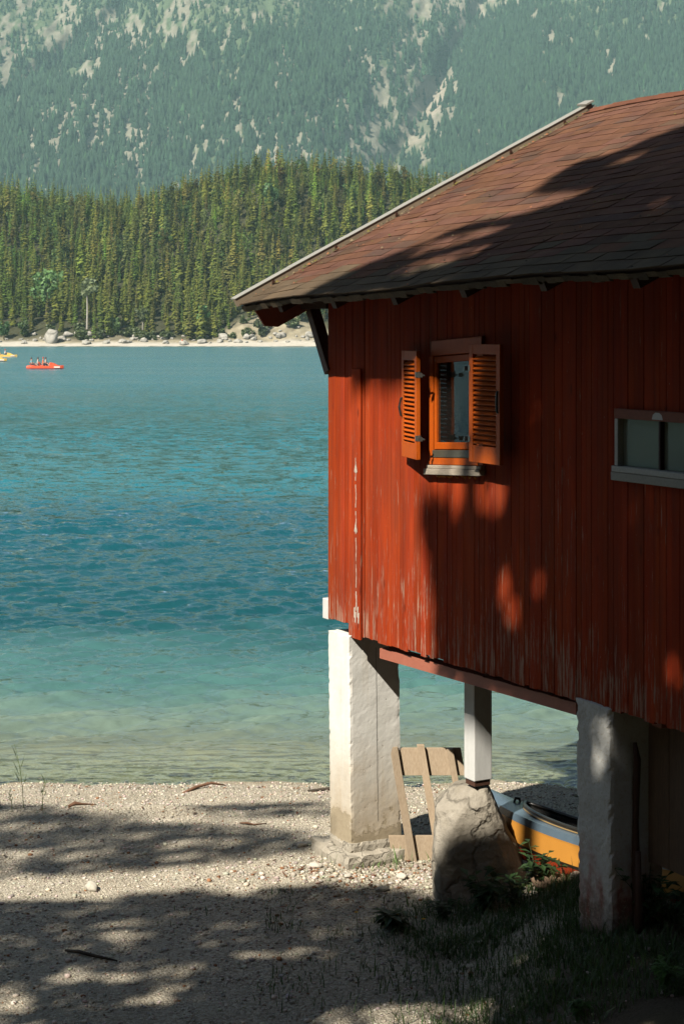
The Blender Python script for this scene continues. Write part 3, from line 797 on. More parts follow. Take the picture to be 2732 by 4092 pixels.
bk = MB(); bk.box(1.6, 2.7, .55, .56, 3.3, 4.7); bk.box(1.6, 1.61, .05, .55, 3.3, 4.7); bk.box(2.69, 2.7, .05, .55, 3.3, 4.7); bk.box(1.6, 2.7, .05, .55, 3.29, 3.3); bk.box(1.6, 2.7, .05, .55, 4.7, 4.71)
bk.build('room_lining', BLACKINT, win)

def shutter(hinge, ang, side, H, W=.42, T=.034, label=None):
    """louvred shutter; local x runs from the hinge edge outwards, y is thickness"""
    root = MB()
    st = .055
    root.box(0, st, 0, T, 0, H); root.box(W - st, W, 0, T, 0, H)
    root.box(st, W - st, .0015, T - .0015, 0, .125); root.box(st, W - st, .0015, T - .0015, H - .075, H)
    o = root.build('shutter', ORANGE, house, bevel=.003)
    if label: o['label'] = label
    o.location = hinge; o.rotation_euler = (0, 0, ang)
    lv = MB(); nl = 18; z0 = .135; z1 = H - .085
    for i in range(nl):
        z = z0 + (z1 - z0) * (i + .5) / nl
        a = rad(38); hw = .021; th = .0045
        # front edge is low, back edge high: sheds rain outwards (front = +y or -y by side)
        f = Vector((0, -math.cos(a) * side, -math.sin(a))) * hw
        nrm = Vector((0, math.sin(a) * -side, math.cos(a))) * th
        c = Vector((0, T / 2, z))
        A = [Vector((st - .004, 0, 0)) + c + f - nrm, Vector((W - st + .004, 0, 0)) + c + f - nrm, Vector((W - st + .004, 0, 0)) + c - f - nrm, Vector((st - .004, 0, 0)) + c - f - nrm]
        lv.hexa(A + [p + nrm * 2 for p in A], (R.uniform(.9, 1.08),) * 3)
    lv.build('louvres', ORANGE, o)
    return o
# left shutter swings away from the window (hinge nearest the jamb), right shutter likewise on the other side
ls = shutter((1.80, -.135, 3.59), math.pi - rad(14.5), -1, .855, label='left shutter, standing askew in full sun')
rs = shutter((2.50, -.135, 3.625), rad(-2), 1, .88, .44, label='right shutter, half in shade')
def hardware(o, W, T, side, zs, handle):
    for z in zs:
        hm = MB()
        hm.box(-.004, .02, -.004, T + .004, z - .02, z + .02)
        hm.tube([(-.02, T * .5, z - .025), (-.02, T * .5, z + .025)], [.007, .007], 8)
        hm.bar((-.02, T * .5, z), (-.075, T * .5 - side * -.03, z - .006), .008, .010)
        hm.box(-.083, -.073, T * .5 - .01, T * .5 + .03, z - .02, z + .012)
        hm.build('hinge', METAL, o)
    hb = MB()
    yy = T + .012 if side < 0 else -.012
    hb.tube([(W - .022, yy * .4, handle - .08), (W - .022, yy, handle - .07), (W - .02, yy * 1.3, handle), (W - .022, yy, handle + .07), (W - .022, yy * .4, handle + .08)], [.007, .009, .010, .009, .007], 7)
    hb.build('handle', BLACK, o)
hardware(ls, .42, .034, -1, (.17, .67), .40)
hardware(rs, .44, .034, 1, (.17, .70), .46)

# ---- old fixed window on the right
ofm = MB(); FX0, FX1 = 4.13, 6.24
ofm.box(FX0, FX1, -.035, .06, 4.02, 4.085, (1, 1, 1), 1)
ofm.box(FX0, FX0 + .035, -.03, .06, 3.705, 4.018)
ofm.box(FX1 - .035, FX1, -.03, .06, 3.705, 4.018)
ofm.box(FX0 - .015, FX1, -.045, .06, 3.665, 3.704)
for xm in (4.575, 5.05, 5.62): ofm.box(xm, xm + .022, -.02, .05, 3.706, 4.018, (.12, .1, .08), 1)
w2 = ofm.build('window', [FLAKEWHITE, FLAKERED], house, bevel=.004)
w2['label'] = 'low old window with flaking white and red frame'
for xa, xb in ((FX0 + .036, 4.574), (4.598, 5.049), (5.073, 5.619), (5.643, FX1 - .036)):
    pn = MB(); pn.box(xa, xb, .012, .016, 3.706, 4.018); pn.build('pane', GLASS2, w2)
s2 = MB(); s2.box(FX0 - .03, FX1 + .02, -.040, -.001, 3.605, 3.664, (.72, .7, .66)); s2.build('sill', FLAKEWHITE, w2, bevel=.006)
lat = MB(); lat.add([(4.53, -.0365, 4.03), (4.64, -.0365, 4.03), (4.63, -.0365, 4.06), (4.605, -.0365, 4.075), (4.565, -.0365, 4.075), (4.54, -.0365, 4.06)], [(0, 1, 2, 3, 4, 5)])
lat.build('paint_patch', m_plain('chipped_white', (.6, .6, .57), .8, .2), w2)
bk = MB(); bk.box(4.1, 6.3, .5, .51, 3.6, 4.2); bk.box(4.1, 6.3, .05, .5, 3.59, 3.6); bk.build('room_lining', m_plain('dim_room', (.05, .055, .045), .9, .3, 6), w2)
bt_ = MB(); bt_.tube([(4.75, .09, 3.70), (4.75, .09, 3.78), (4.75, .09, 3.81), (4.75, .09, 3.88)], [.035, .035, .013, .013], 10); bt_.build('bottle', m_plain('green_bottle', (.12, .15, .07), .2, .1, 5, 0, .5), w2, True)
jr = MB(); jr.tube([(4.47, .07, 3.706), (4.47, .07, 3.73), (4.47, .07, 3.745)], [.045, .035, .01], 10); jr.build('glass_bowl', m_plain('pale_blue_glass', (.4, .55, .6), .2, .1, 5, 0, .5), w2, True)

# ------------------------------------------------------------------ things under and before the house
def boulder():
    prof = [(-.12, -.42, .46), (0, -.415, .451), (.255, -.40, .419), (.473, -.40, .335), (.655, -.375, .233), (.764, -.35, .197), (.837, -.284, .182), (.91, -.193, .171), (.965, -.047, .117)]
    zs = [p[0] for p in prof]; L = [p[1] for p in prof]; Rr = [p[2] for p in prof]
    nz, na = 130, 170; RAW = []; V = []; F = []
    for i in range(nz + 1):
        z = -.12 + (.965 + .12) * i / nz
        l = np.interp(z, zs, L); r = np.interp(z, zs, Rr)
        cx = (l + r) / 2; hw = (r - l) / 2
        dep = .40 * (1 - max(0, (z - .35) / .85) ** 1.6)
        for k in range(na):
            a = 2 * math.pi * k / na
            ca, sa = math.cos(a), math.sin(a); pw = .62
            x = cx + hw * math.copysign(abs(ca) ** pw, ca); y = dep * math.copysign(abs(sa) ** pw, sa) + .10 * z
            p = Vector((x, y, z))
            d = .035 * mnoise.noise(p * 2.2 + Vector((4, 1, 7))) - .10 * max(0, .12 - abs(mnoise.noise(p * 1.9 + Vector((2, 0, 5))))) + .03 * mnoise.noise(p * 5.5) + .016 * mnoise.noise(p * 12) + .009 * mnoise.noise(p * 28)
            d += .035 * min(0, mnoise.noise(Vector((x * 3 + z * 2.2, y * 2, z * 3 - x))) + .1)
            RAW.append((p, Vector((ca, sa, .15)) * d))
    rb = random.Random(8); A_ = np.array([p[:] for p, _ in RAW]); D_ = np.array([d[:] for _, d in RAW])
    for q in range(34):
        nv = np.array([rb.gauss(0, .8), rb.gauss(-.5, .9), rb.gauss(.15, .55)]); nv /= np.linalg.norm(nv)
        sd = A_ @ nv; e_ = sd - (sd.max() - rb.uniform(.02, .085))
        A_ -= np.outer(np.maximum(e_, 0) * .92, nv)
    V = [tuple(v) for v in A_ + D_ * .62]
    for i in range(nz):
        for k in range(na):
            F.append((i * na + k, i * na + (k + 1) % na, (i + 1) * na + (k + 1) % na, (i + 1) * na + k))
    mb = MB(); mb.add(V, F); top = [nz * na + k for k in range(na)]
    mb.v.append((sum(V[i][0] for i in top) / na, sum(V[i][1] for i in top) / na, .972)); mb.t.append((1, 1, 1)); mb.v[-1] = (mb.v[-1][0], mb.v[-1][1], sum(V[i][2] for i in top) / na + .004)
    c = len(mb.v) - 1
    for k in range(na): mb.f.append((top[k], top[(k + 1) % na], c)); mb.m.append(0)
    o = mb.build('boulder', BOULDER, None, True)
    o.location = (1.105, 13.72, .0); o.scale = (.975, .975, 1.005)
    return tag(o, 'big upright grey limestone boulder carrying the thin white post', 'boulder')
boulder()

def kayak():
    root = empty('kayak', (2.13, 12.88, .33), math.atan2(.8794, -.476))
    root.rotation_euler = Euler((rad(10), rad(5.0), math.atan2(.8794, -.476)))
    tag(root, 'striped blue, yellow and red kayak lying under the boathouse', 'kayak')
    L = 2.15; ns = 60
    def hw(s): return .28 * max(0.0, 1 - abs(s) ** 2.3) ** .9 + .004
    def keel(s): return .0 + .16 * abs(s) ** 4 + .05 * abs(s) ** 2
    def sheer(s): return .37 + .13 * abs(s) ** 2.4
    rings = [(0, 0), (.5, .03), (.72, .10), (.87, .33), (.90, .40), (.985, .80), (1.0, .84), (1.0, 1.0)]   # (width share, height share)
    cols = ['white', 'white', 'red', 'black', 'yellow', 'black2', 'blue']
    mats = [m_plain('hull_white', (.62, .58, .50), .35, .35, 14, .1, .5), m_plain('hull_red', (.38, .045, .015), .22, .12, 8, 0, .6), m_plain('hull_black', (.02, .016, .012), .3, .2, 8, 0, .5),
            m_plain('hull_yellow', (.60, .27, .048), .3, .12, 6, 0, .5), m_plain('hull_grey_blue', (.10, .145, .185), .25, .15, 10, 0, .6)]
    midx = [0, 1, 1, 2, 3, 3, 4]
    h = MB()
    for i in range(ns):
        s0 = -1 + 2 * i / ns; s1 = -1 + 2 * (i + 1) / ns
        for sg in (1, -1):
            for j in range(len(rings) - 1):
                def P(s, r):
                    k, t = keel(s), sheer(s); return (s * L, sg * hw(s) * r[0], k + (t - k) * r[1])
                q = [P(s0, rings[j]), P(s1, rings[j]), P(s1, rings[j + 1]), P(s0, rings[j + 1])]
                if sg < 0: q = q[::-1]
                h.add(q, [(0, 1, 2, 3)], (1, 1, 1), midx[j])
    h.build('hull', mats, root, False)
    d = MB(); c = MB()
    c0, c1 = -.52, .64
    def cw(s):
        u = (s - (c0 + c1) / 2) / ((c1 - c0) / 2)
        return .20 * max(0, 1 - abs(u) ** 2.6) ** .6 if abs(u) < 1 else 0.0
    def dz(s, y): return sheer(s) + .035 * (1 - (y / (hw(s) + 1e-4)) ** 2)
    N = 120
    for i in range(N):
        s0 = -1 + 2 * i / N; s1 = -1 + 2 * (i + 1) / N
        for sg in (1, -1):
            for j in range(5):
                def P(s, u):
                    y = cw(s) + (hw(s) - cw(s)) * u; return (s * L, sg * y, dz(s, y))
                q = [P(s0, j / 5), P(s1, j / 5), P(s1, (j + 1) / 5), P(s0, (j + 1) / 5)]
                if sg > 0: q = q[::-1]
                d.add(q, [(0, 1, 2, 3)])
    d.build('deck', mats[4], root, False)
    path = []
    for k in range(65):
        a = 2 * math.pi * k / 64; u = math.cos(a)
        s = (c0 + c1) / 2 + u * (c1 - c0) / 2
        y = math.copysign(cw(s) if abs(u) < .9999 else 0, math.sin(a))
        path.append((s * L, y, dz(s, abs(y))))
    cm = MB(); cm.tube([(p[0], p[1] * 1.02, p[2] + .022) for p in path], [.017] * 65, 8, cap=False); cm.tube([(p[0], p[1] * 1.09, p[2] + .004) for p in path], [.010] * 65, 6, cap=False)
    cm.build('cockpit_coaming', m_plain('coaming_black', (.022, .020, .016), .3, .2, 10, 0, .5), root, True)
    pl_ = MB(); pl_.tube([(p[0], p[1] * 1.16, p[2] + .002) for p in path], [.006] * 65, 6, cap=False); pl_.build('deck_line', m_plain('ochre_line', (.30, .20, .08), .5, .1), root, True)
    inn = MB()
    for i in range(40):
        s0 = c0 + (c1 - c0) * i / 40; s1 = c0 + (c1 - c0) * (i + 1) / 40
        for j in range(6):
            def P(s, u):
                a = math.pi * u; y = -math.cos(a) * cw(s); return (s * L, y, dz(s, abs(y)) - .26 * math.sin(a) * (1 if cw(s) > .01 else 0))
            inn.add([P(s0, j / 6), P(s1, j / 6), P(s1, (j + 1) / 6), P(s0, (j + 1) / 6)], [(0, 1, 2, 3)])
    inn.build('cockpit', BLACKINT, root)
    hd = MB(); hd.tube([(-.70 * L, -.03, dz(-.7, .03)), (-.70 * L, -.02, dz(-.7, 0) + .03), (-.70 * L, .02, dz(-.7, 0) + .03), (-.70 * L, .03, dz(-.7, .03))], [.010, .012, .012, .010], 7)
    hd.build('deck_fitting', BLACK, root, True)
    hd2 = MB(); hd2.tube([(.70 * L, -.03, dz(.7, .03)), (.70 * L, -.02, dz(.7, 0) + .03), (.70 * L, .02, dz(.7, 0) + .03), (.70 * L, .03, dz(.7, .03))], [.010, .012, .012, .010], 7)
    hd2.build('deck_fitting', BLACK, root, True)
    return root
kayak()

def trestle():
    """raw board panel leaning behind the pier; drawn in a tilted frame: x across, z up"""
    root = empty('board_trestle', (.52, 14.72, 0))
    tag(root, 'frame of raw sawn boards leaning between the white pier and the boulder', 'board frame')
    sh = Matrix(((1, 0, -.17, 0), (0, 1, .18, 0), (0, 0, 1, 0), (0, 0, 0, 1)))
    def part(name, x0, x1, y0, y1, z0, z1, t=1.0):
        mb = MB(); mb.box(x0, x1, y0, y1, z0, z1, (t, t, t * .97), M=sh); mb.build(name, PLANKWOOD, root, bevel=.003)
    part('top_board', -.12, .68, .0, .028, .72, .95, 1.0)
    part('bottom_board', -.08, .55, .0, .028, -.02, .22, .95)
    part('upright', .30, .365, -.052, -.002, -.04, .985, 1.05)
    part('upright', .555, .61, -.052, -.002, -.04, .95, .95)
    part('upright', .06, .13, -.052, -.002, -.04, .97, .8)
    return root
trestle()

def stick(name, path, rads, mat, label, cat):
    mb = MB(); mb.tube(path, rads, 8); return tag(mb.build(name, mat, None, True), label, cat)
stick('stick', [(-2.03, 12.5, gz(-2.03, 12.5) + .02), (-1.92, 12.43, gz(-1.92, 12.43) + .025), (-1.78, 12.34, gz(-1.78, 12.34) + .018), (-1.62, 12.27, gz(-1.62, 12.27) + .012)], [.010, .014, .012, .006], STICK, 'dark curved stick lying in the shade on the left', 'stick')
sy = 17.45
stick('driftwood', [(-1.62, 17.3, WZ + .05), (-1.5, 17.45, WZ + .07), (-1.35, 17.58, WZ + .08), (-1.2, 17.6, WZ + .05)], [.012, .018, .014, .005], DRIFT, 'brown driftwood branch at the water line left of the pier', 'driftwood')
stick('driftwood', [(-2.62, 16.3, gz(-2.62, 16.3) + .02), (-2.56, 16.31, gz(-2.56, 16.31) + .045), (-2.5, 16.36, gz(-2.5, 16.36) + .03), (-2.36, 16.38, gz(-2.36, 16.38) + .015)], [.012, .022, .012, .004], DRIFT, 'short reddish driftwood stub on the upper beach', 'driftwood')
stick('driftwood', [(-.95, 15.85, gz(-.95, 15.85) + .012), (-.88, 15.82, gz(-.88, 15.82) + .022), (-.82, 15.8, gz(-.82, 15.8) + .012), (-.70, 15.84, gz(-.7, 15.84) + .008)], [.006, .010, .007, .003], DRIFT, 'rust red twig on the sunlit gravel left of the pier', 'driftwood')
stick('driftwood', [(-.35, 17.35, gz(-.35, 17.35) + .012), (-.1, 17.42, gz(-.1, 17.42) + .02), (.1, 17.40, gz(.1, 17.4) + .012)], [.012, .018, .010], STICK, 'dark waterlogged branch at the shoreline beside the white pier', 'driftwood')
lmb = MB()
lmb.bar((1.75, 12.95, gz(1.75, 12.95) + .05), (2.75, 12.35, gz(2.75, 12.35) + .03), .09, .06); tag(lmb.build('timber', GREYWOOD, None, bevel=.008), 'grey squared timber lying in the grass before the rusty pier', 'timber')

# ------------------------------------------------------------------ grass and plants
def blades(N, fx, hscale, col, name):
    P = fx(N); N = len(P)
    hgt = hscale * np.exp(rng.normal(0, .4, N)); a = rng.uniform(0, 6.28, N); lean = rng.uniform(.1, 1.1, N) * hgt
    w = .0035 * np.exp(rng.normal(0, .25, N))
    dx, dy = np.cos(a), np.sin(a); z = ground_z(P[:, 0], P[:, 1]) - .01
    V = np.zeros((N, 5, 3))
    for k, (t, ww) in enumerate(((0, 1), (0, -1), (.55, .8), (.55, -.8), (1, 0))):
        V[:, k, 0] = P[:, 0] + dx * lean * t * t - dy * w * ww; V[:, k, 1] = P[:, 1] + dy * lean * t * t + dx * w * ww
        V[:, k, 2] = z + hgt * t * (1 - .25 * t * lean / hgt)
    F = np.array([[0, 1, 3], [0, 3, 2], [2, 3, 4]])
    F = (F[None] + (np.arange(N) * 5)[:, None, None]).reshape(-1, 3)
    T = np.repeat(np.array(col)[None] * rng.uniform(.6, 1.4, (N, 1)) * (1 + rng.normal(0, .08, (N, 3))), 5, 0)
    return V.reshape(-1, 3), F, np.clip(T, 0, 1)
def gpos(N):
    x = rng.uniform(-.6, 3.3, N); y = rng.uniform(10.2, 14.0, N)
    d = smooth(.1, 1.2, x) * smooth(13.75, 12.9, y + .25 * fbm(x * 2, y * 2, 2)) + .05 * (fbm(x * 1.2, y * 1.2, 3) > .2)
    d *= .35 + .9 * (fbm(x * 2.3 + 9, y * 2.3, 3) > -.05)
    k = rng.random(N) < d
    return np.stack([x[k], y[k]], 1)
def gpos2(N):
    x = rng.uniform(-3.5, .8, N); y = rng.uniform(10.3, 13.9, N)
    k = fbm(x * 1.5 + 4, y * 1.5, 3) > .24
    return np.stack([x[k], y[k]], 1)
def gpos3(N):   # tufts at the foot of the pier
    x = np.concatenate([rng.normal(.42, .10, N // 2), rng.normal(.25, .25, N // 2)]); y = np.concatenate([rng.normal(14.68, .06, N // 2), rng.normal(14.55, .08, N // 2)])
    return np.stack([x, y], 1)
V1, F1, T1 = blades(60000, gpos, .078, (.055, .10, .022), 'grass')
V2, F2, T2 = blades(1100, gpos2, .045, (.06, .10, .025), 'grass')
V3, F3, T3 = blades(90, gpos3, .11, (.12, .19, .05), 'grass')
o = np_mesh('grass', np.concatenate([V1, V2, V3]), np.concatenate([F1, F2 + len(V1), F3 + len(V1) + len(V2)]), np.concatenate([T1, T2, T3]), LEAF)
tag(o, 'thin green grass growing on the shaded bank before the boathouse', 'grass', kind='stuff')

def leaf_quad(mb, p, d, up, L, W, c):
    d = d.normalized(); s = d.cross(up).normalized(); n = s.cross(d)
    mb.add([p, p + d * L * .45 + s * W + n * L * .05, p + d * L - n * L * .12, p + d * L * .45 - s * W + n * L * .05, p + d * L * .5 - n * L * .03],
           [(0, 1, 4), (1, 2, 4), (2, 3, 4), (3, 0, 4)], c)
def leafy_plant(loc, h, n, label, seed, c=(.030, .065, .018), spread=.5, LL=.09, name='leafy_plant', cat='plant', group=None):
    r = random.Random(seed)
    root = empty(name, (loc[0], loc[1], gz(*loc) - .01)); tag(root, label, cat, group)
    st = MB(); lf = MB()
    for i in range(n):
        a = r.uniform(0, 6.28); sp = r.uniform(.15, spread) * h; hh = h * r.uniform(.6, 1.0)
        pts = [Vector((math.cos(a) * sp * t * t, math.sin(a) * sp * t * t, hh * t)) for t in (0, .35, .7, 1)]
        st.tube(pts, [.005, .004, .003, .0015], 5, (c[0] * 1.2, c[1], c[2]))
        for k in range(7):
            t = .35 + .65 * k / 6; j = min(2, int(t * 3)); p = pts[j].lerp(pts[j + 1], t * 3 - j) if t < 1 else pts[3]
            for _ in range(2):
                b = r.uniform(0, 6.28); d = Vector((math.cos(b), math.sin(b), r.uniform(-.35, .4)))
                v = r.uniform(.7, 1.35)
                leaf_quad(lf, p, d, Vector((0, 0, 1)), LL * r.uniform(.6, 1.15), LL * .23, (c[0] * v, c[1] * v, c[2] * v))
    st.build('stem', LEAF, root); lf.build('leaves', LEAF, root)
    return root
leafy_plant((1.10, 13.18), .34, 8, 'broad leaved dark plant growing against the front of the boulder', 1, LL=.13)
leafy_plant((1.50, 13.12), .36, 9, 'tall leafy plant between the boulder and the kayak', 2, LL=.10)
leafy_plant((1.30, 12.95), .30, 6, 'low leafy plant below the boulder in the grass', 3)
leafy_plant((2.05, 11.45), .50, 10, 'leafy weed climbing at the foot of the rusty pier', 4, c=(.032, .075, .02))
leafy_plant((2.32, 11.25), .38, 8, 'bushy weed right of the rusty pier under the boarding', 5)
leafy_plant((1.95, 10.35), .20, 8, 'bright green weed at the bottom right in the grass', 6, c=(.07, .16, .035), LL=.07)
leafy_plant((2.30, 10.6), .26, 8, 'green weed at the right edge of the picture', 7, c=(.05, .12, .03), LL=.08)
leafy_plant((1.45, 10.45), .14, 7, 'small pale green weed low in the grass', 8, c=(.06, .13, .03), LL=.06)
leafy_plant((.78, 13.2), .24, 5, 'thin leafy sprout left of the boulder foot', 9, LL=.08)
leafy_plant((.40, 13.05), .17, 7, 'clump of narrow leaves beneath the dandelions', 10, LL=.13, spread=.8)

def dandelion(loc, h, label, lean):
    root = empty('dandelion', (loc[0], loc[1], gz(*loc))); tag(root, label, 'flower', 'yellow dandelions in the shade')
    st = MB(); tip = Vector((lean, .01, h)); st.tube([(0, 0, 0), (lean * .4, 0, h * .6), tip], [.003, .0025, .0025], 5, (.07, .11, .03)); st.build('stem', LEAF, root)
    fl_ = MB()
    for ring, (n, rr, zz) in enumerate(((14, .019, .004), (11, .013, .009), (7, .007, .012))):
        for k in range(n):
            a = 2 * math.pi * k / n + ring * .2; d = Vector((math.cos(a), math.sin(a), .35 + ring * .4))
            leaf_quad(fl_, tip, d, Vector((0, 0, 1)), rr * 1.1, .0035, (.85, .46, .015))
    fl_.build('flower_head', m_tinted('dandelion_petal', .6, .1, 30, .2, 0), root)
dandelion((.12, 13.02), .13, 'leftmost yellow dandelion in the shaded gravel', -.01)
dandelion((.41, 13.0), .12, 'middle yellow dandelion above narrow leaves', .01)
dandelion((.60, 12.95), .10, 'rightmost yellow dandelion nearest the boulder', .02)

def grass_stalk(loc, h, label, lean, seed):
    root = MB(); r = random.Random(seed); z = gz(*loc)
    p = [Vector((loc[0] + lean * t * t, loc[1], z + h * t)) for t in (0, .3, .6, .85, 1)]
    root.tube(p, [.004, .0035, .003, .0025, .001], 5, (.16, .22, .07))
    for k in range(5):
        q = p[0].lerp(p[3], r.uniform(.3, 1)); leaf_quad(root, q, Vector((r.choice((-1, 1)) * .35, r.uniform(-.2, .2), 1)), Vector((0, 1, 0)), h * .3, .004, (.17, .24, .08))
    return tag(root.build('grass_stalk', LEAF), label, 'grass stalk', 'tall grass stalks on the beach')
grass_stalk((-3.05, 16.3), .62, 'tallest thin green grass stalk at the left edge of the beach', -.09, 1)
grass_stalk((-2.86, 16.25), .33, 'shorter green grass stalk right of the tallest one', .03, 2)
grass_stalk((-3.14, 16.2), .22, 'smallest green grass stalk nearest the left edge', -.03, 3)

# ------------------------------------------------------------------ far shore, hill and mountain
def hill_crest(x): return np.interp(x, [-420, -230, -165, -141, -112, -89, -60, -33, 0, 39, 100, 260], [45, 49, 55, 54, 50, 47, 56, 64, 61, 56, 62, 50])
def hill_z(x, y):
    sh = 529 + 3.0 * fbm(x * .02, x * 0 + 1, 3) + 1.5 * fbm(x * .1, x * 0 + 4, 2)
    d = y - sh
    z = np.interp(d, [-30, -8, 0, 6, 12, 22, 30], [-6, -2.2, WZ, 1.1, 2.2, 7.0, 9.5])
    cr = hill_crest(x)
    up = smooth(24, 165, d)
    z = z + (cr - 9) * up
    z = z * smooth(1500, 260, d * 1.0) ** .5
    rough = 1.6 * fbm(x * .12, y * .12, 4) * smooth(4, 20, d) * smooth(70, 30, d) + 3 * fbm(x * .02, y * .02, 3) * smooth(30, 80, d)
    # bare slip bank behind the roof corner
    return z + rough + 2.2 * np.exp(-((x + 22) / 14) ** 2) * smooth(6, 16, d) * smooth(60, 20, d)
hx = np.unique(np.concatenate([np.linspace(-500, -175, 40), np.arange(-175, 60, 1.1), np.linspace(60, 500, 60)]))
hy = np.unique(np.concatenate([np.linspace(500, 526, 14), np.arange(526, 575, .8), np.linspace(575, 800, 70), np.linspace(800, 2200, 40)]))
HX, HY = np.meshgrid(hx, hy); HZ = hill_z(HX, HY)
d_ = HY - 529
tn = np.zeros(HX.shape + (3,))
beachc = np.array([.50, .46, .38]); bankc = np.array([.27, .235, .16]); soilc = np.array([.055, .055, .028])
bk = smooth(5, 9, d_ + 3 * fbm(HX * .09, HY * .09, 3)); fr_ = smooth(10, 19, d_ + 9 * fbm(HX * .06 + 3, HY * .06, 3) - 10 * np.exp(-((HX + 22) / 14) ** 2))
tn[:] = beachc; tn = tn + (bankc * (1 + .75 * fbm(HX * .5, HY * .5, 3))[..., None] - tn) * bk[..., None]; tn = tn + (soilc - tn) * fr_[..., None]
tn = np.where((HZ < WZ + .12)[..., None], np.array([.13, .12, .07]), tn)
hl = np_mesh('hill', np.stack([HX, HY, HZ], -1).reshape(-1, 3), grid_faces(len(hy), len(hx)), np.clip(tn, 0, 1).reshape(-1, 3), m_tinted('far_bank', .95, .25, .8, .1, .6, .3), smooth=True)
tag(hl, kind='structure')

# mountain: a steep face set out by x and height
def mt_off(x, z):
    xg = 94 + (z - 280) * .5
    o = 130 * (1 - np.minimum(1, np.abs(x - xg) / 170)) ** 1.15
    o += 26 * np.exp(-((x - xg) / 22) ** 2)
    xc = -30 - (z - 300) * .56
    o -= 75 * (1 - np.minimum(1, np.abs(x - xc + 20) / 190)) ** 1.0
    o += 38 * np.exp(-((x + 460 - (z - 420) * .75) / 30) ** 2)
    o += 30 * np.exp(-((x - 40 + (z - 380) * .35) / 26) ** 2) * smooth(220, 330, z)
    o += 55 * fbm(x * .0045 + 2, z * .0045, 3) + 26 * fbm(x * .018, z * .012, 4) + 9 * fbm(x * .06, z * .03, 3)
    return o
def mt_y(x, z): return 2050 + z / .72 + mt_off(x, z)
mx = np.unique(np.concatenate([np.linspace(-1400, -640, 40), np.arange(-640, 640, 3.0), np.linspace(640, 1400, 40)]))
mz = np.unique(np.concatenate([np.linspace(-20, 140, 20), np.arange(140, 620, 2.2), np.linspace(620, 1150, 60)]))
MX, MZ = np.meshgrid(mx, mz); MY = mt_y(MX, MZ)
def mt_rock(x, z):
    xg = 94 + (z - 280) * .5
    wob = 9 * fbm(z * .03, x * 0 + 3, 3) + 12 * fbm(x * .06, z * .05, 3)
    scree = smooth(34, 12, np.abs(x - xg - wob) * (1 + .5 * fbm(x * .05, z * .05, 2))) * smooth(255, 300, z)
    scree = scree * (.35 + .65 * smooth(-.25, .15, fbm(x * .05 + 2, z * .022 + 5, 3)))
    side = smooth(150, 20, np.abs(x - xg + 55)) * smooth(230, 330, z)
    n1 = fbm(x * .034 + 5, z * .017, 4); n2 = fbm(x * .11, z * .045 + 3, 4); n3 = fbm(x * .006 + 1, z * .006 + 8, 2)
    lowband = np.exp(-((z - 285 + .10 * (x + 200)) / 70) ** 2) * smooth(60, -30, x) 
    crag = smooth(.20, .44, n1 * .6 + n2 * .95 + .34 * side + .27 * lowband + .30 * n3 - .16 * smooth(120, 260, x) + .15)
    return np.clip(np.maximum(scree, crag), 0, 1), scree
rock, scree = mt_rock(MX, MZ)
gcol = np.array([.082, .113, .058])[None, None] * (1 + .30 * fbm(MX * .03, MZ * .03, 3))[..., None]
rcol = np.array([.215, .20, .148])[None, None] * (1 + .35 * fbm(MX * .09, MZ * .05, 3))[..., None]
rcol = rcol + (np.array([.31, .27, .205]) - rcol) * scree[..., None]
mcol = gcol + (rcol - gcol) * rock[..., None]
mt = np_mesh('mountain', np.stack([MX, MY, MZ], -1).reshape(-1, 3), grid_faces(len(mz), len(mx)), np.clip(mcol, 0, 1).reshape(-1, 3), m_tinted('mountain_ground', .95, .35, .10, .1, .6, 4.0), smooth=True)
tag(mt, kind='structure')

# ---- tree prototypes
def conifer(seed, h=16, r0=2.5, whorls=15, n=8, c=(.060, .078, .022), start=.10):
    r = random.Random(seed); V = []; F = []; T = []
    for i in range(whorls):
        t = start + (1 - start) * (i / whorls) ** .92
        rr = r0 * (1 - t) ** .75 * r.uniform(.75, 1.1)
        if t < .22: rr *= .55 + 2 * t
        z = t * h
        for k in range(n):
            a = 2 * math.pi * (k + r.uniform(-.35, .35)) / n + i * .7
            L = rr * r.uniform(.55, 1.3); dr = L * r.uniform(.15, .6) * (1.1 - t)
            d = np.array([math.cos(a), math.sin(a), 0]); s = np.array([-math.sin(a), math.cos(a), 0]) * L * r.uniform(.24, .40)
            z = (t + r.uniform(-.5, .5) * (1 - start) / whorls) * h; p0 = np.array([0, 0, z + .35 * L * .4]); m = d * L * .55 + np.array([0, 0, z - dr * .35]); e_ = d * L + np.array([0, 0, z - dr])
            v = r.uniform(.82, 1.16); cc = np.array(c) * v * np.array([r.uniform(.95, 1.06), 1, r.uniform(.9, 1.1)])
            b = len(V)
            V += [p0, m + s, e_, m - s, m - np.array([0, 0, L * .32])]
            T += [cc] * 5
            F += [(b, b + 1, b + 2), (b, b + 2, b + 3), (b + 1, b + 4, b + 2), (b + 3, b + 2, b + 4)]
    b = len(V); V += [np.array([0, 0, h * 1.03]), np.array([.16, 0, h * .93]), np.array([-.08, .14, h * .93]), np.array([-.08, -.14, h * .93])]; T += [np.array(c)] * 4
    F += [(b, b + 1, b + 2), (b, b + 2, b + 3), (b, b + 3, b + 1)]
    return np.array(V), np.array(F), np.array(T)
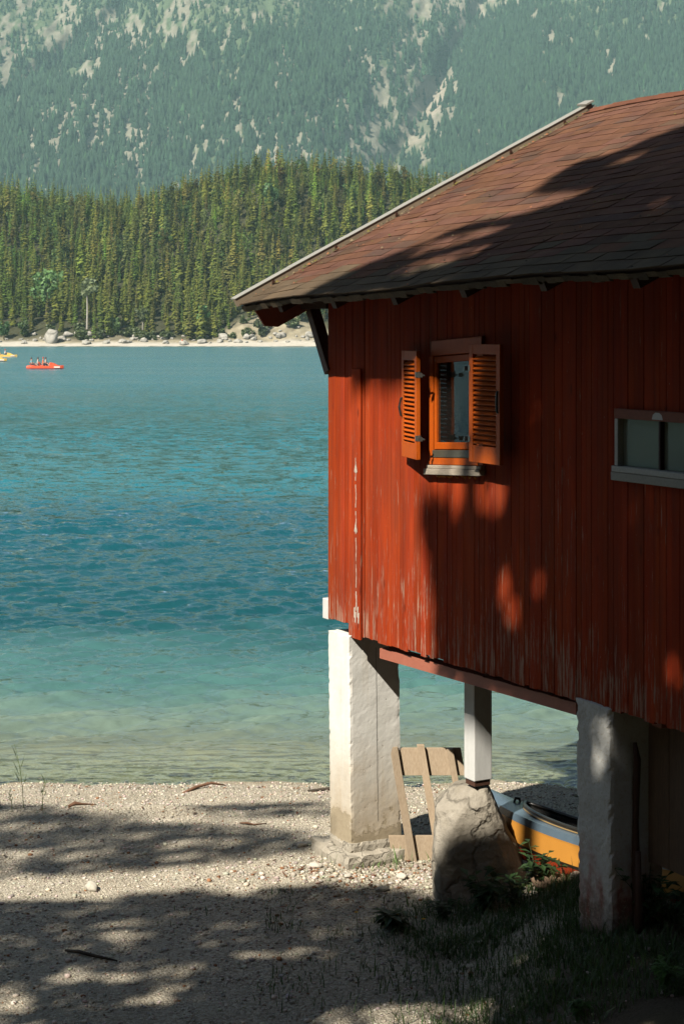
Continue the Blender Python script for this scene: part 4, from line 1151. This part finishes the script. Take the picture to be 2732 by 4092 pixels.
def leafball(seed, h=9, r0=2.6, n=420, c=(.075, .13, .03), base=.25, lump=.35):
    r = np.random.default_rng(seed)
    nb = 14; cen = r.normal(0, .42, (nb, 3)); cen[:, 2] = r.uniform(-.75, .75, nb)
    idx = r.integers(0, nb, n)
    u = r.normal(0, 1, (n, 3)); u /= np.linalg.norm(u, axis=1)[:, None]
    p = cen[idx] * np.array([.8, .8, .9]) + u * lump * r.random((n, 1)) ** .33 * r.uniform(.7, 1.2, (nb,))[idx][:, None]
    hh = h * (1 - base) / 2
    P = p * np.array([r0, r0, hh]) + np.array([0, 0, h * base + hh])
    s = r0 * .17 * r.uniform(.6, 1.4, n)
    a = r.normal(0, 1, (n, 3)); a /= np.linalg.norm(a, axis=1)[:, None]; b = np.cross(a, u); b /= np.linalg.norm(b, axis=1)[:, None] + 1e-6
    V = np.stack([P - a * s[:, None], P + b * s[:, None] * .7, P + a * s[:, None], P - b * s[:, None] * .7], 1).reshape(-1, 3)
    F = np.array([[0, 1, 2], [0, 2, 3]]); F = (F[None] + (np.arange(n) * 4)[:, None, None]).reshape(-1, 3)
    T = np.repeat(np.array(c)[None] * r.uniform(.65, 1.35, (n, 1)), 4, 0)
    return V, F, T
CON = [conifer(s, 16, rr, wh, nn, c) for s, rr, wh, nn, c in ((1, 2.8, 19, 8, (0.205, 0.250, 0.053)), (2, 2.3, 20, 7, (0.173, 0.236, 0.055)), (3, 3.2, 18, 9, (0.247, 0.276, 0.062)), (4, 2.5, 19, 8, (0.214, 0.217, 0.062)), (5, 2.1, 21, 7, (0.181, 0.266, 0.053)), (6, 3.0, 18, 8, (0.262, 0.287, 0.059)))]

tx = []; sp = 4.6
for gx in np.arange(-260, 235, sp):
    for gy in np.arange(537, 735, sp):
        tx.append((gx + R.uniform(-1.9, 1.9), gy + R.uniform(-1.9, 1.9)))
tx = np.array(tx)
slip = np.exp(-((tx[:, 0] + 22) / 15) ** 2)
edge = 541.5 + 5 * fbm(tx[:, 0] * .05, tx[:, 0] * 0 + 6, 3) + 13 * slip
keep = (tx[:, 1] > edge) & (tx[:, 0] > -.30 * tx[:, 1] - 20) & (tx[:, 0] < .25 * tx[:, 1] + 30)
tx = tx[keep]
# what the rows in front and the crest hide from the lake is left to the single mass
order = np.argsort(tx[:, 1] + np.where((tx[:, 0] > -.012 * tx[:, 1]) | (tx[:, 0] < -.205 * tx[:, 1]), 1000, 0)); tx = tx[order]
NI = 285
kinds = rng.integers(0, 6, len(tx)); hs = rng.uniform(.45, 1.05, len(tx)) * (1 + .12 * fbm(tx[:, 0] * .03, tx[:, 1] * .03, 2))
hs[:60] *= .85
tz = hill_z(tx[:, 0], tx[:, 1]) - .3
protos = []
for k in range(6):
    V, F, T = CON[k]
    root = empty('conifer_tree', (0, 0, 0))
    np_mesh('crown', V, F, T, NEEDLE, root)
    tm = MB(); tm.tube([(0, 0, 0), (.05, 0, 6), (0, 0, 14)], [.24, .17, .04], 5); tm.build('trunk', BARK, root)
    protos.append(root)
used = [False] * 6
for i in range(NI):
    k = int(kinds[i])
    o = protos[k] if not used[k] else copy_tree(protos[k])
    used[k] = True
    o.location = (tx[i, 0], tx[i, 1], tz[i]); o.rotation_euler = (0, 0, R.uniform(0, 6.28)); s = float(hs[i]); o.scale = (s * R.uniform(.9, 1.15), s * R.uniform(.9, 1.15), s)
    tag(o, 'dark green spruce in the front rows of the wooded far shore', 'tree', 'spruces along the edge of the far wood')
bV = []; bF = []; bT = []; bs = 0
BRO = [leafball(90 + q, 13, 3.0, 260, c, .12, .40) for q, c in enumerate(((.125, .150, .040), (.15, .16, .05), (.10, .15, .045)))]
isb = rng.random(len(tx)) < .26
for k in range(9):
    sel = np.where((kinds[NI:] == k) & ~isb[NI:])[0] + NI if k < 6 else np.where((kinds[NI:] // 2 == k - 6) & isb[NI:])[0] + NI
    V, F, T = CON[k] if k < 6 else BRO[k - 6]
    tv = np.clip(rng.normal(.97, .26, (len(sel), 1)), .45, 1.7) * (1 + rng.normal(0, .09, (len(sel), 3)))
    sc = np.stack([hs[sel] * rng.uniform(.9, 1.15, len(sel)), hs[sel] * rng.uniform(.9, 1.15, len(sel)), hs[sel]], 1)
    o, f, tt = scatter(V, F, T, np.stack([tx[sel, 0], tx[sel, 1], tz[sel]], 1), sc, rng.uniform(0, 6.28, len(sel)), tv)
    bV.append(o); bF.append(f + bs); bT.append(tt); bs += len(o)
fo_ = np_mesh('forest', np.concatenate(bV), np.concatenate(bF), np.concatenate(bT), NEEDLE)
tag(fo_, 'dense dark spruce wood covering the hill across the lake', 'forest', kind='stuff')

# broadleaf trees and bushes among the front rows
def far_broadleaf(x, y, h, r0, c, label, name='broadleaf_tree', trunk=None, group=None, seed=1, base=.25, cat='tree'):
    root = empty(name, (x, y, float(hill_z(np.array([x]), np.array([y]))[0]) - .2)); tag(root, label, cat, group)
    V, F, T = leafball(seed, h, r0, 520, c, base)
    np_mesh('crown', V, F, T, LEAF, root)
    tm = MB(); tm.tube([(0, 0, 0), (.1, 0, h * .35), (-.1, .1, h * .85)], [.22 * h / 10, .16 * h / 10, .04], 6); tm.build('trunk', trunk or BARK, root)
    return root
def fx_(px, y): return (px - 784) / 3900 * y
far_broadleaf(fx_(107, 552), 552, 19, 4.2, (.13, .24, .07), 'bright green broadleaf tree at the left of the far wood', seed=3, base=.3)
far_broadleaf(fx_(200, 549), 549, 17, 3.4, (.20, .24, .11), 'pale grey green tree with a bare white trunk in the far wood', trunk=BIRCH, seed=4, base=.62)
far_broadleaf(fx_(467, 545), 543, 11, 2.6, (.14, .27, .08), 'young light green birch with a pale trunk low on the far shore', trunk=BIRCH, seed=5, base=.4)
far_broadleaf(fx_(600, 543), 540, 5.5, 3.0, (.075, .095, .04), 'round olive bush on the far beach under the roof corner', 'bush', seed=6, base=.02, cat='bush')
far_broadleaf(fx_(270, 545), 543, 6.5, 2.4, (.10, .17, .05), 'light green bush above the far beach', 'bush', seed=7, base=.05, cat='bush')
far_broadleaf(fx_(15, 545), 541, 7, 2.2, (.05, .12, .03), 'dark green bush at the left end of the far shore', 'bush', seed=8, base=.05, cat='bush')
far_broadleaf(fx_(60, 545), 542, 6, 2.6, (.08, .13, .035), 'mid green bush behind the far shore boulders', 'bush', seed=9, base=.05, cat='bush')
far_broadleaf(fx_(690, 543), 549, 4.0, 2.4, (.075, .10, .03), 'small bush on the bare slip bank', 'bush', seed=10, base=.02, cat='bush')
far_broadleaf(fx_(620, 640), 640, 15, 3.2, (.11, .21, .07), 'bright green broadleaf crown high in the far wood', seed=12, base=.3)
far_broadleaf(fx_(330, 550), 546, 9, 2.0, (.12, .15, .06), 'slim pale tree low on the far shore', trunk=BIRCH, seed=14, base=.4)

bush0 = far_broadleaf(fx_(380, 541), 541, 3.0, 1.9, (.085, .115, .035), 'low olive bush among the rocks of the far shore', 'bush', seed=31, base=.02, cat='bush', group='bushes along the far shore')
for i in range(34):
    px = R.uniform(-10, 735); yy = R.uniform(538, 547) + (4 if px > 640 else 0)
    o = copy_tree(bush0); xq = fx_(px, yy); sc_ = R.uniform(.5, 1.25)
    o.location = (xq, yy, float(hill_z(np.array([xq]), np.array([yy]))[0]) - .2); o.scale = (sc_ * R.uniform(.9, 1.4), sc_ * 1.1, sc_); o.rotation_euler = (0, 0, R.uniform(0, 6))
# boulders on the far shore
def far_rock(x, y, size, seed, label, group=None):
    V, F = pebble_proto(seed, 3)
    V = V / np.array([1, .8, .55]); 
    for i, p in enumerate(V): V[i] = p * (1 + .22 * mnoise.noise(Vector(p) * 1.9 + Vector((seed, 2, 0))) + .08 * mnoise.noise(Vector(p) * 5))
    o = np_mesh('shore_boulder', V * np.array(size), F, None, FARROCK)
    o.location = (x, y, float(hill_z(np.array([x]), np.array([y]))[0]) + size[2] * .35); o.rotation_euler = (0, 0, seed)
    return tag(o, label, 'boulder', group)
far_rock(fx_(117, 536), 536, (2.6, 2.0, 3.4), 40, 'tall grey boulder standing on the far beach at the left')
for i in range(90):
    px = R.uniform(-10, 740); yy = R.uniform(533.5, 545)
    s = R.uniform(.3, 1.0) if i < 64 else R.uniform(.8, 1.5)
    far_rock(fx_(px, yy), yy, (s * R.uniform(.8, 1.5), s, s * R.uniform(.5, .9)), 50 + i, 'grey rock lying along the stony far shore', 'rocks along the far shore')

# trees on the mountain: one mass
V = []; F = []; T = []
for tier, (z0, z1, rr_) in enumerate(((.0, .62, .22), (.38, 1.0, .14))):
    b = len(V)
    for q in range(6):
        a_ = q * math.pi / 3 + tier * .5; w_ = rr_ * (1.15 if q % 2 else .75)
        V.append((math.cos(a_) * w_, math.sin(a_) * w_, z0 + (.06 if q % 2 else 0))); T.append((.030, .066, .038))
    V.append((0, 0, z1)); T.append((.042, .082, .042))
    F += [(b + q, b + (q + 1) % 6, b + 6) for q in range(6)]
V = np.array(V); F = np.array(F); T = np.array(T)
N = 62000
xm = rng.uniform(-640, 640, N); zm = 150 + 480 * rng.random(N)
rk, _ = mt_rock(xm, zm)
alp = smooth(420, 600, zm + 90 * fbm(xm * .008, zm * .008 + 4, 3) - .10 * xm)
dens = (1 - .80 * smooth(.2, .8, rk)) * (1 - .9 * _) * (1 - .55 * alp) * (.30 + .95 * smooth(-.3, .25, fbm(xm * .012 + 7, zm * .012, 3)))
ym = mt_y(xm, zm)
k = (rng.random(N) < dens) & (xm > -.225 * ym) & (xm < .225 * ym)
xm, zm, ym = xm[k], zm[k], ym[k]
hh = rng.uniform(9, 24, len(xm)) * (1 - .45 * alp[k])
tv = np.clip(rng.normal(1, .22, (len(xm), 1)), .5, 1.7) * np.ones((1, 3))
lg_ = rng.random(len(xm)) < .05
tv[lg_] *= np.array([1.4, 1.5, 1.2])
sc = np.stack([hh * rng.uniform(.85, 1.25, len(xm)), hh * rng.uniform(.85, 1.25, len(xm)), hh], 1)
o, f, tt = scatter(V, F, T, np.stack([xm, ym, zm - 1.5], 1), sc, rng.uniform(0, 6.28, len(xm)), tv)
mf = np_mesh('mountain_forest', o, f, tt, NEEDLE)
tag(mf, 'sparse conifer forest on the steep mountainside behind the lake', 'forest', kind='stuff')

# ------------------------------------------------------------------ pedal boats and the people in them
SKIN = m_plain('skin', (.55, .30, .20), .6, .1); HAIR = m_plain('brown_hair', (.05, .03, .02), .7, .2); HAIRR = m_plain('red_hat', (.45, .06, .03), .7, .1)
def skinned(name, pts, edges, radii, mat, parent):
    me = bpy.data.meshes.new(name); me.from_pydata(pts, edges, []); me.materials.append(mat)
    o = bpy.data.objects.new(name, me); COL.objects.link(o); o.parent = parent
    m = o.modifiers.new('Skin', 'SKIN'); m.use_smooth_shade = True
    for i, r in enumerate(radii):
        o.data.skin_vertices[0].data[i].radius = (r, r); o.data.skin_vertices[0].data[i].use_root = (i == 0)
    o.modifiers.new('Sub', 'SUBSURF').render_levels = 1
    return o
def person(loc, rz, shirt, label, hair=HAIR, standing=False, legs=None):
    root = empty('person', loc, rz); tag(root, label, 'person')
    if standing:
        P = [(0, 0, .92), (0, 0, 1.15), (0, 0, 1.38), (0, 0, 1.5), (.02, 0, 1.62), (.02, 0, 1.74), (0, .1, .88), (.03, .11, .5), (0, .11, .06), (0, -.1, .88), (.05, -.11, .5), (0, -.11, .06), (0, .19, 1.4), (.04, .25, 1.12), (.18, .2, .95), (0, -.19, 1.4), (.04, -.25, 1.12), (.18, -.2, .95)]
    else:
        P = [(0, 0, .12), (-.04, 0, .35), (-.05, 0, .57), (-.03, 0, .68), (.0, 0, .80), (.0, 0, .92), (.1, .1, .12), (.48, .12, .22), (.85, .12, -.08), (.1, -.1, .12), (.48, -.12, .22), (.85, -.12, -.08), (-.05, .19, .58), (.08, .25, .33), (.32, .2, .30), (-.05, -.19, .58), (.08, -.25, .33), (.32, -.2, .30)]
    E = [(0, 1), (1, 2), (2, 3), (3, 4), (4, 5), (0, 6), (6, 7), (7, 8), (0, 9), (9, 10), (10, 11), (2, 12), (12, 13), (13, 14), (2, 15), (15, 16), (16, 17)]
    rr = [.14, .13, .14, .06, .095, .085, .09, .065, .04, .09, .065, .04, .06, .045, .03, .06, .045, .03]
    skinned('body', P, E, rr, SKIN, root)
    top = [P[0], P[1], P[2], P[12], tuple((np.array(P[12]) * .4 + np.array(P[13]) * .6)), P[15], tuple((np.array(P[15]) * .4 + np.array(P[16]) * .6))]
    skinned('shirt', top, [(0, 1), (1, 2), (2, 3), (3, 4), (2, 5), (5, 6)], [.16, .15, .15, .075, .06, .075, .06], shirt, root)
    skinned('trousers', [P[0], P[6], P[7], P[9], P[10]], [(0, 1), (1, 2), (0, 3), (3, 4)], [.155, .105, .08, .105, .08], legs or m_plain('dark_shorts', (.05, .06, .09), .8, .1), root)
    h = MB(); hc = Vector(P[5]) + Vector((-.02, 0, .02)); h.tube([hc + Vector((0, 0, -.09)), hc + Vector((-.01, 0, 0)), hc + Vector((0, 0, .07)), hc + Vector((0, 0, .09))], [.10, .115, .085, .02], 10); h.build('hair', hair, root, True)
    return root
def pedal_boat(loc, rz, cols, label, L=4.6, scale=1.0):
    root = empty('pedal_boat', loc, rz); tag(root, label, 'pedal boat')
    hullm, low = cols
    for sg in (-1, 1):
        h = MB(); n = 14
        ring = []
        for i in range(n + 1):
            s = -1 + 2 * i / n; w_ = .30 * (1 - max(0, s) ** 4 * .75) * (1 - max(0, -s) ** 8 * .4); b = -.16 + .16 * max(0, s) ** 3
            t = .40 + .06 * max(0, s) ** 2; y0 = sg * .62
            ring.append([(s * L / 2, y0 - w_, t), (s * L / 2, y0 - w_, .10), (s * L / 2, y0 - w_ * .6, b), (s * L / 2, y0 + w_ * .6, b), (s * L / 2, y0 + w_, .10), (s * L / 2, y0 + w_, t)])
        V = [p for r_ in ring for p in r_]; F = []; mi = []
        for i in range(n):
            for j in range(6):
                F.append((i * 6 + j, i * 6 + (j + 1) % 6, (i + 1) * 6 + (j + 1) % 6, (i + 1) * 6 + j)); mi.append(1 if j in (1, 2, 3) else 0)
        h.add(V, F); h.f += [tuple(range(6))[::-1], tuple(range(n * 6, n * 6 + 6))]; h.m = mi + [0, 0]
        h.build('float', [hullm, low], root, bevel=.02)
    d = MB(); d.box(-L / 2 + .25, L / 2 - .5, -.34, .34, .18, .30); d.box(-L / 2 + .1, -L / 2 + .9, -.85, .85, .405, .47); d.build('deck', hullm, root, bevel=.03)
    f = MB(); f.hexa([(.55, -.75, .40), (1.75, -.55, .40), (1.75, .55, .40), (.55, .75, .40), (.62, -.62, .85), (1.15, -.5, .72), (1.15, .5, .72), (.62, .62, .85)]); f.build('bow_hood', hullm, root, bevel=.04)
    pa = MB(); pa.add([(1.2, -.93, .16), (1.95, -.93, .16), (1.95, -.93, .36), (1.2, -.93, .36)], [(0, 1, 2, 3)]); pa.build('side_panel', m_plain('pale_panel', (.75, .62, .52), .5, .1), root)
    for xx in (-.35, -1.45):
        for yy in (-.42, .42):
            s_ = MB(); s_.box(xx - .25, xx + .25, yy - .24, yy + .24, .42, .50); s_.bar((xx - .28, yy, .48), (xx - .40, yy, .92), .46, .05, (1, 0, 0)); s_.build('seat', hullm, root, bevel=.02)
    root.scale = (scale,) * 3
    return root
WHITE_ = m_plain('boat_white', (.75, .73, .66), .4, .1); RED_ = m_plain('boat_red', (.72, .085, .018), .35, .08, 5, 0, .5); YEL_ = m_plain('boat_yellow', (.78, .50, .09), .35, .08, 5, 0, .5); NAVY = m_plain('boat_navy', (.03, .05, .11), .5, .1)
ORG = m_plain('life_vest', (.78, .16, .05), .6, .1); TEAL = m_plain('teal_shirt', (.25, .55, .60), .7, .1); PALE = m_plain('pale_shirt', (.70, .62, .55), .7, .1); WHT = m_plain('white_shirt', (.78, .76, .72), .7, .1)
YB = 214.0; bx = fx_(104, YB)
pedal_boat((bx, YB, WZ), 0.05, (RED_, NAVY), 'red pedal boat with four people out on the lake', 4.5)
person((bx - 1.62, YB - .45, WZ + .45), .05, TEAL, 'person in a teal top at the stern of the red pedal boat')
person((bx - .95, YB + .35, WZ + .45), .05, PALE, 'person in a pale top in the middle of the red pedal boat')
person((bx - .15, YB - .42, WZ + .50), .05, ORG, 'person in an orange vest leaning at the front of the red pedal boat', HAIRR)
person((bx + .02, YB + .42, WZ + .46), .05, PALE, 'person in a light top beside the orange vest in the red boat')
YC = 312.0; cx_ = fx_(10, YC)
pedal_boat((cx_, YC, WZ), .12, (YEL_, WHITE_), 'yellow pedal boat farther out at the left edge', 4.7)
person((cx_ - 1.2, YC - .2, WZ + .45), .12, ORG, 'person in an orange vest at the stern of the yellow pedal boat', HAIR, True)
person((cx_ + .3, YC - .42, WZ + .5), .12, WHT, 'person in a white shirt seated in the yellow pedal boat', HAIRR)
YD = 268.0; dx_ = fx_(-16, YD)
pedal_boat((dx_, YD, WZ), .0, (YEL_, NAVY), 'yellow pedal boat with a dark underside cut off by the left edge', 4.2)
yp = 534.5; xp = fx_(418, yp)
person((xp, yp, float(hill_z(np.array([xp]), np.array([yp]))[0])), -1.2, ORG, 'tiny person in orange standing on the far beach', HAIR, True, ORG)

# ------------------------------------------------------------------ shade trees on the bank behind and left of the viewer
# crowns shaped for the shade they cast: outlines taken across the sunlight, in a plane 4 m in front of the viewer (x, height)
SUN = Vector((-.665, -.872, 1.14))
SHADE = [(1.0, [(-10.6, 12.4), (-10.1, 12.61), (-9.52, 12.69), (-9.29, 12.9), (-8.7, 13.08), (-8.23, 12.78), (-8.24, 13.08), (-7.98, 13.27), (-7.63, 13.19), (-7.22, 13.09), (-6.69, 12.78), (-6.0, 12.55), (-5.75, 12.15), (-4.61, 12.1), (-2.5, 11.2), (-.4, 11.2), (-.4, 8.2), (-8.6, 8.2)]),
         (.45, [(-13.6, 16.53), (-12.99, 16.53), (-11.42, 15.86), (-10.76, 15.62), (-10.15, 15.43), (-9.48, 15.25), (-8.43, 14.56), (-9.23, 13.99), (-9.81, 13.84), (-10.21, 13.61), (-10.67, 13.38), (-13.6, 13.38)]),
         (.30, [(-11.11, 16.53), (-9.84, 16.69), (-9.35, 15.86), (-10.11, 15.75), (-10.83, 15.98)]),
         (1.0, [(-6.69, 15.8), (-6.54, 15.31), (-6.43, 14.69), (-6.39, 14.21), (-5.05, 12.85), (-4.7, 12.0), (-4.6, 10.4), (.4, 9.0), (.4, 13.46), (-5.27, 15.92), (-5.27, 14.38), (-5.57, 14.58), (-5.85, 14.91), (-6.13, 15.13), (-6.35, 15.43)]),
         (1.0, [(-6.42, 13.0), (-5.93, 13.05), (-5.75, 12.3), (-6.4, 12.3)]),
         (.5, [(-5.64, 16.33), (-5.27, 15.96), (-5.27, 14.67), (-5.64, 15.05)]),
         (1.0, [(-7.27, 18.52), (-7.06, 18.46), (-6.61, 18.58), (-5.67, 17.76), (-5.44, 17.72), (-5.18, 17.67), (-5.08, 17.89), (-6.13, 18.97), (-6.17, 19.77), (-6.11, 20.0), (-5.68, 19.67), (-5.45, 19.74), (-5.17, 19.72), (-4.78, 19.6), (-.8, 16.5), (.4, 12.0), (-2.43, 12.63), (-5.1, 15.31), (-7.99, 18.04), (-7.89, 18.35)])]
HOLES = [[(-8.72, 11.75), (-8.3, 11.75), (-8.18, 11.57), (-8.59, 11.57)], [(-8.23, 10.59), (-7.55, 10.59), (-7.42, 10.39), (-8.09, 10.39)], [(-5.95, 10.0), (-4.61, 9.82), (-4.38, 9.2), (-5.71, 9.2)],
         [(-8.38, 10.15), (-8.07, 10.15), (-7.73, 9.71), (-8.05, 9.71)], [(-8.97, 11.95), (-8.73, 12.14), (-8.6, 12.04), (-8.85, 11.83)], [(-7.27, 11.11), (-6.66, 11.29), (-6.52, 11.1), (-7.11, 10.92)],
         [(-11.48, 14.48), (-11.09, 14.48), (-10.93, 14.25), (-11.31, 14.25)], [(-10.27, 14.82), (-9.81, 14.9), (-9.67, 14.68), (-10.16, 14.65)],
         [(-5.44, 14.11), (-5.27, 14.0), (-5.08, 13.51), (-5.08, 13.33), (-5.3, 13.58), (-5.42, 13.87)], [(-5.99, 14.37), (-5.81, 14.15), (-5.81, 13.82), (-5.97, 14.03)], [(-3.2, 11.63), (-3.04, 11.44), (-3.04, 11.17), (-3.19, 11.32)],
         [(-4.91, 13.64), (-4.76, 13.51), (-4.76, 13.32), (-4.91, 13.45)], [(-4.09, 11.87), (-3.88, 11.67), (-3.88, 11.28), (-4.06, 11.46)],
         [(-7.13, 18.34), (-6.89, 18.48), (-6.18, 18.01), (-5.7, 17.45), (-5.95, 17.37), (-6.75, 17.79)], [(-6.92, 17.44), (-6.62, 17.5), (-5.96, 17.12), (-5.52, 16.74), (-5.69, 16.49), (-6.45, 16.87)], [(-5.4, 18.98), (-5.21, 19.16), (-5.03, 18.98), (-5.08, 18.57)]]
def canopy(N):
    u = rng.uniform(-13.7, .5, N); v = rng.uniform(8.1, 20.1, N)
    ju = u + rng.normal(0, .05, N); jv = v + rng.normal(0, .05, N)
    d = np.zeros(N)
    for den, poly in SHADE: d = np.maximum(d, den * in_poly(ju, jv, poly))
    for poly in HOLES: d[in_poly(u, v, poly)] *= .06
    gap = fbm(u * 2.1, v * 2.1, 3)
    d *= np.where(gap > .36, .4, 1.0)
    gnd = (v < 13.6 + .35 * (-u - 8)) & (u + .75 * v < 4.3) | (u < -8.3) & (v > 13)
    gnd &= u < -6.7      # leaves thinned with small gaps here to dapple the beach shade
    fine = fbm(u * 4.2 + 5, v * 6.5, 3)
    d *= np.where(gnd & (fine > .12), .15, np.where(gnd, .8, 1.0))
    k = rng.random(N) < d
    return np.stack([u[k], v[k]], 1)
uv = canopy(330000)
kk = rng.uniform(-2.4, 2.6, len(uv))
P = np.stack([uv[:, 0], np.full(len(uv), 4.0), uv[:, 1]], 1) + kk[:, None] * np.array(SUN)[None]
okk = (P[:, 2] > 4.6 + .215 * P[:, 1] + 1.2) | (np.abs(P[:, 0]) > .22 * P[:, 1] + 4.2)
uv = uv[okk]; P = P[okk]
trunks = [(-5.9, 4.0, 'tall broadleaf tree on the bank shading the boathouse wall'), (-3.4, 2.6, 'broadleaf tree on the bank nearest the boathouse'), (-14.6, 4.2, 'broadleaf tree reaching over the beach from the far left')]
own = np.where(uv[:, 0] < -8.9, 2, np.where(uv[:, 0] + .2 * (uv[:, 1] - 12) < -5.0, 0, 1))
for ti, (tx0, ty0, lab) in enumerate(trunks):
    root = empty('shade_tree', (tx0, ty0, gz(tx0, ty0) - .1)); tag(root, lab, 'tree')
    sel = own == ti; Q = P[sel] - np.array(root.location)[None]; n = len(Q)
    a = rng.normal(0, 1, (n, 3)); a /= np.linalg.norm(a, axis=1)[:, None]; b = np.cross(a, rng.normal(0, 1, (n, 3))); b /= np.linalg.norm(b, axis=1)[:, None]
    s = rng.uniform(.05, .085, n)[:, None]
    V = np.stack([Q - a * s, Q + b * s * .6, Q + a * s, Q - b * s * .6], 1).reshape(-1, 3)
    F = np.arange(n * 4).reshape(-1, 4)
    np_mesh('crown', V, F, np.repeat(np.array([[.05, .09, .025]]) * rng.uniform(.7, 1.3, (n, 1)), 4, 0), LEAF, root)
    tm = MB(); hgt = 14.5
    tm.tube([(0, 0, -.2), (.05, .05, 3), (-.05, 0, 8), (.1, 0, hgt)], [.26, .22, .17, .05], 10)
    for q in Q[rng.integers(0, n, 26)]:
        q = Vector(q); z0 = max(3.0, min(hgt - 1, q.z - (q.xy.length) * .5))
        A = Vector((0, 0, z0)); m = A.lerp(q, .5) + Vector((0, 0, .35))
        tm.tube([A, m, q], [.06, .035, .01], 5)
    tm.build('trunk', BARK, root, True)

# unseen wood added behind viewer and house to block skylight from the shade
bp = []
for gx in np.arange(-62, 62, 2.9):
    for gy in np.arange(-44, 40, 2.9):
        x = gx + R.uniform(-1.3, 1.3); y = gy + R.uniform(-1.3, 1.3)
        if y < -9 - .12 * abs(x) or (x < -17.5 - .2 * y and y < 16.5) or (x > 13 + .25 * max(0, y) and y < 24): bp.append((x, y))
bp = np.array(bp); kb = rng.integers(0, 6, len(bp)); bV = []; bF = []; bT = []; bs = 0
for k in range(6):
    sel = kb == k; q = bp[sel]; V, F, T = CON[k]
    s_ = rng.uniform(1.25, 1.6, sel.sum()) * np.where((q[:, 1] > -9) & (q[:, 0] > -25 - .2 * q[:, 1]) & (q[:, 0] < 0), .62, 1.0)
    o, f, tt = scatter(V, F, T * .7, np.stack([q[:, 0], q[:, 1], ground_z(q[:, 0], q[:, 1]) - .2], 1), np.stack([s_ * 1.15, s_ * 1.15, s_], 1), rng.uniform(0, 6.28, sel.sum()), np.ones((sel.sum(), 3)))
    bV.append(o); bF.append(f + bs); bT.append(tt); bs += len(o)
tag(np_mesh('sky_block_forest', np.concatenate(bV), np.concatenate(bF), np.concatenate(bT), NEEDLE), 'unseen spruce wood added on the bank to block skylight', 'forest', kind='stuff')

# ------------------------------------------------------------------ air
hz = MB(); hz.box(-1600, 1600, -90, 3900, -30, 1200)
t = NT('air'); pv = t.n('ShaderNodeVolumePrincipled', Color=(.58, .90, .92, 1), Density=.00008, Anisotropy=.1)
t.t.links.new(pv.outputs[0], t.out.inputs['Volume'])
tag(hz.build('haze', t.mat), 'thin pale haze in the air over the lake', 'haze', kind='stuff')

# ------------------------------------------------------------------ light, sky, camera
EL = math.atan2(1.14, math.hypot(.665, .872))
sun = bpy.data.lights.new('sun', 'SUN'); sun.energy = 5.0; sun.angle = rad(.55); sun.color = (1, .93, .82)
so = bpy.data.objects.new('sun', sun); COL.objects.link(so)
so.rotation_euler = (-SUN).to_track_quat('-Z', 'Y').to_euler(); so.location = (-20, -26, 40)
wd = bpy.data.worlds.new('World'); scene.world = wd; wd.use_nodes = True
nt = wd.node_tree; bg = nt.nodes['Background']
sky = nt.nodes.new('ShaderNodeTexSky'); sky.sky_type = 'NISHITA'; sky.sun_disc = False
sky.sun_elevation = EL; sky.sun_rotation = math.atan2(-.665, -.872) % (2 * math.pi); sky.air_density = 1.0; sky.dust_density = 1.0
nt.links.new(sky.outputs[0], bg.inputs[0]); bg.inputs[1].default_value = .05
cam = bpy.data.cameras.new('camera'); co = bpy.data.objects.new('camera', cam); COL.objects.link(co)
co.location = (0, 0, 4.6); co.rotation_euler = (rad(90), 0, 0)
cam.sensor_fit = 'VERTICAL'; cam.sensor_height = 36; cam.lens = 36 * 3900 / 2349
cam.shift_y = -(1174.5 - 760) / 2349
cam.clip_start = .1; cam.clip_end = 12000
scene.camera = co
scene.view_settings.view_transform = 'Standard'; scene.view_settings.look = 'None'; scene.view_settings.exposure = 1.55; scene.view_settings.gamma = 1
scene.cycles.use_denoising = True
scene.cycles.max_bounces = 8; scene.cycles.transparent_max_bounces = 16; scene.cycles.volume_bounces = 0
